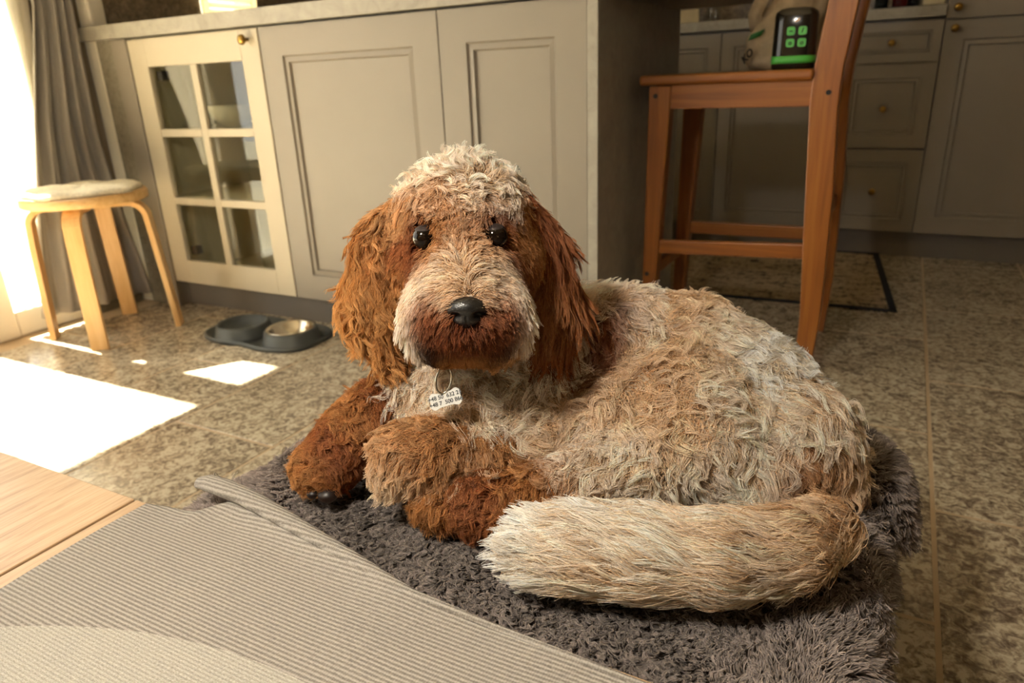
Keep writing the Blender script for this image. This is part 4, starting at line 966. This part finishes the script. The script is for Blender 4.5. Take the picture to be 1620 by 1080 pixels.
LOC = Matrix.Rotation(-YAW, 4, 'Z')                      # dog frame: u to the side, v away, z up
dog_m = np.array(LOC)[:3, :3]
NG = 8
def group_dist(p):
    out = np.full((NG, len(p)), 9.0)
    for q in PRIMS:
        g = int(q[0]); a, r1, b, r2_ = q[1:4], q[4], q[5:8], q[8]
        ab = b-a; t = np.clip(((p-a)@ab)/(ab@ab), 0, 1)
        d = np.linalg.norm(p-a-t[:, None]*ab, axis=1)-(r1+(r2_-r1)*t)
        h = np.clip(0.5+0.5*(out[g]-d)/0.018, 0, 1); out[g] = out[g]*(1-h)+d*h-0.018*h*(1-h)
    return out
REST = 0.292
def sdist(p, k=0.010):
    G = group_dist(p); o = G[0]
    for d in G[1:]:
        h = np.clip(0.5+0.5*(o-d)/k, 0, 1); o = o*(1-h)+d*h-k*h*(1-h)
    # eye sockets
    for e in EYES:
        s = 0.0125-np.linalg.norm((p-np.array(e))*np.array([1, 0.8, 1]), axis=1); o = np.maximum(o, s)
    return np.maximum(o, REST-p[:, 2])
def sgrad(p, e=1e-3):
    g = np.stack([sdist(p+e*np.eye(3)[k])-sdist(p-e*np.eye(3)[k]) for k in range(3)], -1); return nrm(g)
def surface_nets(lo, hi, h):
    n = [int((hi[k]-lo[k])/h)+1 for k in range(3)]
    ax = [lo[k]+h*np.arange(n[k]) for k in range(3)]
    Gd = np.stack(np.meshgrid(*ax, indexing='ij'), -1).reshape(-1, 3)
    val = np.concatenate([sdist(c) for c in np.array_split(Gd, 12)]).reshape(n)
    ins = val < 0
    cnt = np.zeros([q-1 for q in n], int); acc = np.zeros([q-1 for q in n]+[3])
    cor = [(i, j, k) for i in (0, 1) for j in (0, 1) for k in (0, 1)]
    sl = lambda c: tuple(slice(c[k], n[k]-1+c[k]) for k in range(3))
    for a in cor:
        for b in cor:
            if sum(abs(a[k]-b[k]) for k in range(3)) == 1 and a < b:
                va, vb = val[sl(a)], val[sl(b)]; x = (va < 0) != (vb < 0)
                t = np.where(x, va/np.where(x, va-vb, 1), 0)
                for k in range(3): acc[..., k] += np.where(x, a[k]+(b[k]-a[k])*t, 0)
                cnt += x
    act = cnt > 0; ids = -np.ones(act.shape, int); ids[act] = np.arange(act.sum())
    I = np.argwhere(act); Vv = np.array(lo)+h*(I+acc[act]/cnt[act][:, None])
    quads = []
    for k in range(3):
        o1, o2 = (k+1) % 3, (k+2) % 3
        s0 = [slice(None)]*3; s1 = [slice(None)]*3; s0[k] = slice(0, n[k]-1); s1[k] = slice(1, n[k])
        x = ins[tuple(s0)] != ins[tuple(s1)]; flip = ins[tuple(s0)]
        E_ = np.argwhere(x)
        E_ = E_[(E_[:, o1] > 0) & (E_[:, o2] > 0) & (E_[:, o1] < n[o1]-1) & (E_[:, o2] < n[o2]-1)]
        fl = flip[tuple(E_.T)]
        def cell(d1, d2):
            c = E_.copy(); c[:, o1] -= d1; c[:, o2] -= d2; return ids[tuple(c.T)]
        q = np.stack([cell(1, 1), cell(0, 1), cell(0, 0), cell(1, 0)], -1)
        q[~fl] = q[~fl][:, ::-1]; quads.append(q)
    return Vv, np.concatenate(quads)
BV, BQ = surface_nets((-0.30, 0.44, 0.285), (0.42, 0.93, 0.68), 0.0055)
TAILSEG = PRIMS[PRIMS[:, 0] == 7]
HC = np.array([lin(c) for c in HAIRCOLS])
SIG = np.array([0.0135, 0.0105, 0.018, 0.018, 0.015, 0.016, 0.018, 0.022])
def guide_at(p, grp):
    """weights over the guides of the strand's own region"""
    out = np.zeros((len(p), 8+3))
    for g in range(NG):
        s = grp == g
        if not s.any(): continue
        gd = GUIDES[GUIDES[:, 0] == g]
        d2 = ((p[s][:, None]-gd[None, :, 1:4])**2).sum(-1); d2 = d2-d2.min(1, keepdims=True)
        w_ = np.exp(-d2/(2*SIG[g]**2)); w_ /= w_.sum(1, keepdims=True)
        out[s, :8] = w_@gd[:, 4:12]; out[s, 8:] = w_@HC[gd[:, 12].astype(int)]
    return out
def grp_of(p): return group_dist(p).argmin(0)
def to_world(p): return p@dog_m.T
m_skin, ntk, bk = newmat('dog skin')
at = N(ntk, 'ShaderNodeAttribute'); at.attribute_name = 'tint'; ntk.links.new(at.outputs['Color'], bk.inputs['Base Color']); bk.inputs['Roughness'].default_value = 0.9
bk.inputs['Specular IOR Level'].default_value = 0.1
dog = mesh('dog', to_world(BV), BQ, m_skin, None, True)
tag(dog, 'curly cream and rust coated dog lying on the fur throw, looking up', 'dog')
gv = guide_at(BV, grp_of(BV)); vc = dog.data.attributes.new('tint', 'FLOAT_COLOR', 'POINT')
c4 = np.ones((len(BV), 4), np.float32); c4[:, :3] = gv[:, 8:]*0.6; vc.data.foreach_set('color', c4.reshape(-1))

# ---- coat: locks of hair grown along the lie of the coat
BT = np.concatenate([BQ[:, [0, 1, 2]], BQ[:, [0, 2, 3]]])
DENS = np.array([0.30, 1.0, 0.62, 0.62, 0.55, 0.55, 0.45, 0.36]); LRAD = np.array([1.45, 0.72, 1.0, 1.0, 0.95, 1.0, 1.1, 1.4])
def noise3(p, s, seed):
    q = p*s; o = 0
    for k in range(4):
        a = np.array([math.sin(k*2.1+seed*1.3), math.cos(k*1.7+seed*2.9), math.sin(k*3.3+seed*0.7+1)]); a = a/np.linalg.norm(a)*(0.8+0.35*k)
        o = o+np.sin(q@a+seed*4.7+k*1.9)
    return o/2.2
def coat(NL, CH, K, seed, lk=1.0, rk=1.0, ck=1.0, tint=1.0):
    r = np.random.default_rng(seed)
    p, n0, _ = sample_mesh(BV, BT, NL, r)
    grp = grp_of(p); keep = (p[:, 2] > REST+0.004) & (r.random(len(p)) < DENS[grp])
    for e, rr in [(e, 0.0146) for e in EYES]+[(NOSE, 0.0135)]: keep &= np.linalg.norm(p-np.array(e), axis=1) > rr
    p, n0 = p[keep], n0[keep]; grp = grp_of(p); n0 = sgrad(p); g = guide_at(p, grp); M_ = len(p)
    d = nrm(g[:, 0:3]); ln_, lift, droop, amp, wl = g[:, 3], g[:, 4], g[:, 5], g[:, 6], np.maximum(g[:, 7], 0.01)
    col = g[:, 8:11]
    messy = np.clip(amp/0.006, 0.08, 1)
    d = d-n0*(d*n0).sum(1, keepdims=True); d = nrm(d)
    rot = messy*(0.75*noise3(p, 95, 1)+r.normal(0, 0.22, M_)); sd2 = np.cross(n0, d)
    d = nrm(d*np.cos(rot)[:, None]+sd2*np.sin(rot)[:, None])
    ln_ = ln_*(0.72+0.5*r.random(M_))*lk
    d = nrm(d+n0*(lift*(0.7+0.6*r.random(M_)))[:, None])
    t = np.linspace(0, 1, K); down = np.array([0, -0.1, -1.0])
    pts = np.zeros((M_, K, 3)); pts[:, 0] = p-n0*0.001
    tl_s = grp == 7; TA, TB = TAILSEG[:, 1:4], TAILSEG[:, 5:8]
    def tail_dir(q):
        mid = (TA+TB)/2; w_ = np.exp(-((q[:, None]-mid[None])**2).sum(-1)/(2*0.03**2))+1e-9; w_ /= w_.sum(1, keepdims=True)
        return nrm(w_@nrm(TB-TA))
    for i in range(1, K):
        if tl_s.any():
            td = tail_dir(pts[tl_s, i-1]); nn_ = n0[tl_s]
            d[tl_s] = nrm(td+np.cross(td, nn_)*0.30+nn_*(lift[tl_s]*(1-0.8*t[i]))[:, None]+d[tl_s]*0.15)
        di = nrm(d+down[None]*(droop*1.5*t[i])[:, None]); pts[:, i] = pts[:, i-1]+di*(ln_/(K-1))[:, None]
    # curl
    e1 = nrm(np.cross(d, n0)); e2 = nrm(np.cross(d, e1)); ph = 2.6*noise3(p, 60, 2)+r.normal(0, 0.5, M_); hand = np.where(noise3(p, 45, 3)+r.normal(0, 0.3, M_) > 0, 1, -1)
    am = 1.5*amp*(0.6+0.8*r.random(M_)); fr = ln_/wl*(0.7+0.6*r.random(M_))
    for i in range(K):
        a = 2*math.pi*fr*t[i]+ph; s = am*t[i]**0.8
        pts[:, i] += e1*(s*(np.cos(a)-np.cos(ph)))[:, None]+e2*(0.65*hand*s*(np.sin(a)-np.sin(ph)))[:, None]
    # lay strands over the body, never through it
    for _ in range(2):
        q = pts[:, 1:].reshape(-1, 3); sd_ = sdist(q); mn = (0.002+0.006*t[1:])[None].repeat(M_, 0).reshape(-1); bad = sd_ < mn
        if bad.any():
            q[bad] += sgrad(q[bad])*(mn-sd_)[bad][:, None]; pts[:, 1:] = q.reshape(M_, K-1, 3)
    # strands of each lock
    rad = (0.0030+0.0018*r.random((M_, 1)))*rk*LRAD[grp][:, None]
    u_ = r.normal(0, 1, (M_, CH)); v_ = r.normal(0, 1, (M_, CH)); t1 = nrm(np.cross(n0, d)); t2 = nrm(np.cross(n0, t1))
    off = (u_*rad)[..., None]*t1[:, None]+(v_*rad)[..., None]*t2[:, None]
    clp = (ck*(0.62+0.34*r.random((M_, 1))))[..., None, None]
    lf = (0.78+0.3*r.random((M_, CH)))
    # resample each strand at its own length
    tc = t[None, None]*lf[..., None]*(K-1); tc = np.minimum(tc, K-1.001); i0 = tc.astype(int); fr_ = tc-i0
    ar = np.arange(M_)[:, None, None]
    PPt = pts[ar, i0]*(1-fr_[..., None])+pts[ar, i0+1]*fr_[..., None]
    PPt += off[:, :, None]*(1-clp*t[None, None, :, None])
    PPt += np.cumsum(r.normal(0, 0.00025, (M_, CH, K, 3)), axis=2)*np.where(t > 0, 1, 0)[None, None, :, None]
    hc_ = col*np.array(tint)*(0.76+0.42*r.random((M_, 1))); hc_ = np.repeat(hc_, CH, 0)*(0.85+0.3*r.random((M_*CH, 1)))
    return PPt.reshape(-1, K, 3), np.clip(hc_, 0, 0.97)
K = 9
HPa, HCa = coat(24000, 15, K, 3)
HPb, HCb = coat(24000, 7, K, 5, 0.6, 1.4, 0.4, (0.86, 0.76, 0.64))
HP, HCOL = np.concatenate([HPa, HPb]), np.concatenate([HCa, HCb])
HW = to_world(HP.reshape(-1, 3)).reshape(-1, K, 3)
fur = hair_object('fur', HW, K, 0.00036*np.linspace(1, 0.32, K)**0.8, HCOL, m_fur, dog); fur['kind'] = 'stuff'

# ---- eyes, nose
def M_eye():
    m, nt, b = newmat('dark eye'); b.inputs['Base Color'].default_value = (0.006, 0.0035, 0.002, 1); b.inputs['Roughness'].default_value = 0.04
    b.inputs['Specular IOR Level'].default_value = 0.25
    c = noise(nt, coords(nt, 'World'), 300, 2); nt.links.new(ramp(nt, c, [(0.4, (0.006, 0.0035, 0.002)), (0.7, (0.012, 0.006, 0.003))]), b.inputs['Base Color']); return m
m_eye = M_eye(); m_lid2 = M_plain('brown eyelid', '#1E0E07', 0.7, 0.15, 300); m_lid = M_plain('eyelid skin', '#1A0E09', 0.45, 0.1, 200)
def sphere(name, c, r, mat, parent, sx=(1, 1, 1), n=24):
    bm = bmesh.new(); bmesh.ops.create_uvsphere(bm, u_segments=n*2, v_segments=n, radius=1)
    for q in bm.verts: q.co = Vector((c[0]+q.co.x*r*sx[0], c[1]+q.co.y*r*sx[1], c[2]+q.co.z*r*sx[2]))
    return frombm(name, bm, mat, parent, True)
def dworld(q): return tuple(dog_m@np.array(q))
for e in EYES:
    c = np.array(e)+np.array([0, -0.0002, 0])
    eb = sphere('eye', dworld(c), 0.0115, m_eye, dog)
    def lid(axis, half, rr):
        ax = nrm(np.array(axis, float)); s1 = nrm(np.cross(ax, np.array([0, -1.0, 0.2]))); s2 = np.cross(ax, s1); vv, ff = [], []
        for sgn, r_ in ((0, rr), (1, rr-0.0008)):
            for i in range(9):
                a_ = half*i/8
                for k in range(32):
                    b_ = 2*math.pi*k/32; vv.append(dworld(c+r_*(ax*math.cos(a_)+math.sin(a_)*(s1*math.cos(b_)+s2*math.sin(b_)))))
        for sh_ in (0, 288):
            for i in range(8):
                for k in range(32):
                    q = (sh_+i*32+k, sh_+i*32+(k+1) % 32, sh_+(i+1)*32+(k+1) % 32, sh_+(i+1)*32+k); ff.append(q if sh_ == 0 else q[::-1])
        for k in range(32): ff.append((256+k, 256+(k+1) % 32, 544+(k+1) % 32, 544+k))
        mesh('eyelid', vv, ff, m_lid2, eb, True)
    lid((0, -0.05, 1.0), math.radians(46), 0.0120)
def nose():
    n, m = 60, 40; v, f = [], []
    c = np.array(NOSE)+np.array([0, 0.006, 0.002])
    for i in range(m+1):
        th_ = math.pi*i/m
        for k in range(n):
            ph = 2*math.pi*k/n
            x, z, y = math.sin(th_)*math.cos(ph), math.sin(th_)*math.sin(ph), -math.cos(th_)
            z2 = z*(0.0135 if z > 0 else 0.0155); x2 = x*0.0185*(1 if z > 0 else 1-0.38*abs(z)**1.3)
            dy = 0.0
            for s in (-1, 1):
                dd = ((x-s*0.52)/0.22)**2+((z+0.10)/0.20)**2; dy += 0.0065*math.exp(-dd)
                dd = ((x-s*0.78)/0.14)**2+((z+0.22)/0.14)**2; dy += 0.004*math.exp(-dd)
            dy += 0.0012*math.exp(-(x/0.06)**2)*(1 if z < 0 else 0)
            y2 = y*0.0135 + (dy if y < 0 else 0)
            v.append(dworld(c+np.array([x2, y2-0.003*max(0, z), z2])))
    for i in range(m):
        for k in range(n): f.append((i*n+k, i*n+(k+1) % n, (i+1)*n+(k+1) % n, (i+1)*n+k))
    mm, nt, b = newmat('black nose leather'); b.inputs['Base Color'].default_value = (0.008, 0.007, 0.0065, 1); b.inputs['Roughness'].default_value = 0.32
    vo = N(nt, 'ShaderNodeTexVoronoi'); vo.inputs['Scale'].default_value = 900; nt.links.new(coords(nt, 'World'), vo.inputs['Vector']); bump(nt, b, vo.outputs['Distance'], 0.35, 0.0006)
    o = mesh('nose', v, f, mm, dog, True)
    bm = bmesh.new(); bm.from_mesh(o.data); bmesh.ops.remove_doubles(bm, verts=bm.verts, dist=1e-6); bmesh.ops.recalc_face_normals(bm, faces=bm.faces); bm.to_mesh(o.data); bm.free()
nose()
# paw pads of the stretched front leg
for (a, b_, r) in ((-0.205, 0.664, 0.011), (-0.222, 0.668, 0.007)):
    sphere('paw_pad', dworld((a, b_, 0.3085)), r, m_lid, dog, (1, 1, 0.75), 12)

# ---- collar with ring and bone tag
co = thing('dog_collar', 'black collar with steel ring and white bone tag under the muzzle', 'collar', dworld((-0.05, 0.70, 0.45)))
m_band = M_cloth('black webbing', '#14110F')
bc_ = np.array((-0.020, 0.752, 0.462)); path = []
for k in range(48):
    a = 2*math.pi*k/48; path.append(dworld(bc_+np.array([0.048*math.cos(a), 0.052*math.sin(a), 0.022*math.sin(a)-0.012*math.cos(a)])))
sweep('band', path, [(-0.0015, -0.009), (0.0015, -0.009), (0.0015, 0.009), (-0.0015, 0.009)], m_band, co, True, (0, 0, 1), True)

tagc, tagt = np.array((-0.0671, 0.6320, 0.4302)), np.array((-0.0661, 0.6400, 0.4603))

m_tagw = M_plain('white enamel tag', '#D9D6CE', 0.3, 0.03, 40); m_ink = M_plain('tag ink', '#1B1A1C', 0.5)
def tag_matrix():
    x = np.array([math.cos(0.28), -0.06, math.sin(0.28)]); x /= np.linalg.norm(x)
    nn = np.array([0.05, -0.86, 0.5]); nn = nn-x*(nn@x); nn /= np.linalg.norm(nn); y = np.cross(nn, x)
    m = Matrix.Identity(4)
    for k in range(3): m[k][0], m[k][1], m[k][2], m[k][3] = x[k], y[k], nn[k], tagc[k]
    return LOC @ m
TM = tag_matrix()
bm = bmesh.new(); pts = []
for k in range(72):
    a = 2*math.pi*k/72; c, s = math.cos(a), math.sin(a)
    hx = 0.0172*math.copysign(abs(c)**0.7, c); hy = 0.0068*math.copysign(abs(s)**0.55, s)
    hy *= 1+0.42*math.exp(-((abs(hx)-0.0128)/0.0042)**2); hx *= 1-0.10*math.exp(-(hy/0.0022)**2)
    pts.append((hx, hy))
lo_ = [bm.verts.new((x, y, -0.0007)) for x, y in pts]; hi_ = [bm.verts.new((x, y, 0.0007)) for x, y in pts]
bm.faces.new(hi_); bm.faces.new(lo_[::-1])
for k in range(72): bm.faces.new((lo_[k], lo_[(k+1) % 72], hi_[(k+1) % 72], hi_[k]))
bmesh.ops.transform(bm, matrix=TM, verts=bm.verts)
tg_ = frombm('bone_tag', bm, m_tagw, co)
for s_, yy in (('+48 50  632 21', 0.0030), ('+48 7  500 866', -0.0030)):
    text('tag_lettering', s_, 0.0056, m_ink, TM @ Matrix.Translation((0, yy, 0.00075)), tg_, 0.00015, 0.00012)
ring = []
tip = np.array(TM.inverted() @ Vector((0, 0, 0)))
top3 = np.array(LOC)[:3, :3] @ tagt; bot3 = np.array(TM @ Vector((-0.001, 0.0065, 0.0012)))[:3]
axis = (bot3-top3)/2; side_ = np.array(LOC)[:3, :3] @ np.array([1.0, 0.15, 0.05]); side_ /= np.linalg.norm(side_)
for k in range(40):
    a = 2*math.pi*k/40; w_ = 0.0078*math.sin(a)*(1.0 if True else 1)
    ring.append(tuple((top3+bot3)/2+axis*math.cos(a)*1.05+side_*w_))
sweep('steel_ring', ring, circ(0.0011, 8), m_steel, co, True, tuple(np.array(LOC)[:3, :3] @ np.array([0, -1, 0.3])), True)
cl_ = top3+np.array([0, 0, 0.006])
ringb = [tuple(cl_+side_*0.0055*math.sin(2*math.pi*k/24)+np.array([0, 0, 0.007])*math.cos(2*math.pi*k/24)) for k in range(24)]
sweep('clasp', ringb, circ(0.0019, 8), m_steel, co, True, tuple(np.array(LOC)[:3, :3] @ np.array([0, -1, 0.3])), True)
bx_ = np.array(LOC)[:3, :3] @ (np.array(tagt)+np.array([0.001, 0.010, 0.016]))
sphere('buckle', tuple(bx_), 0.010, m_dark, co, (1.0, 0.6, 0.8), 12)
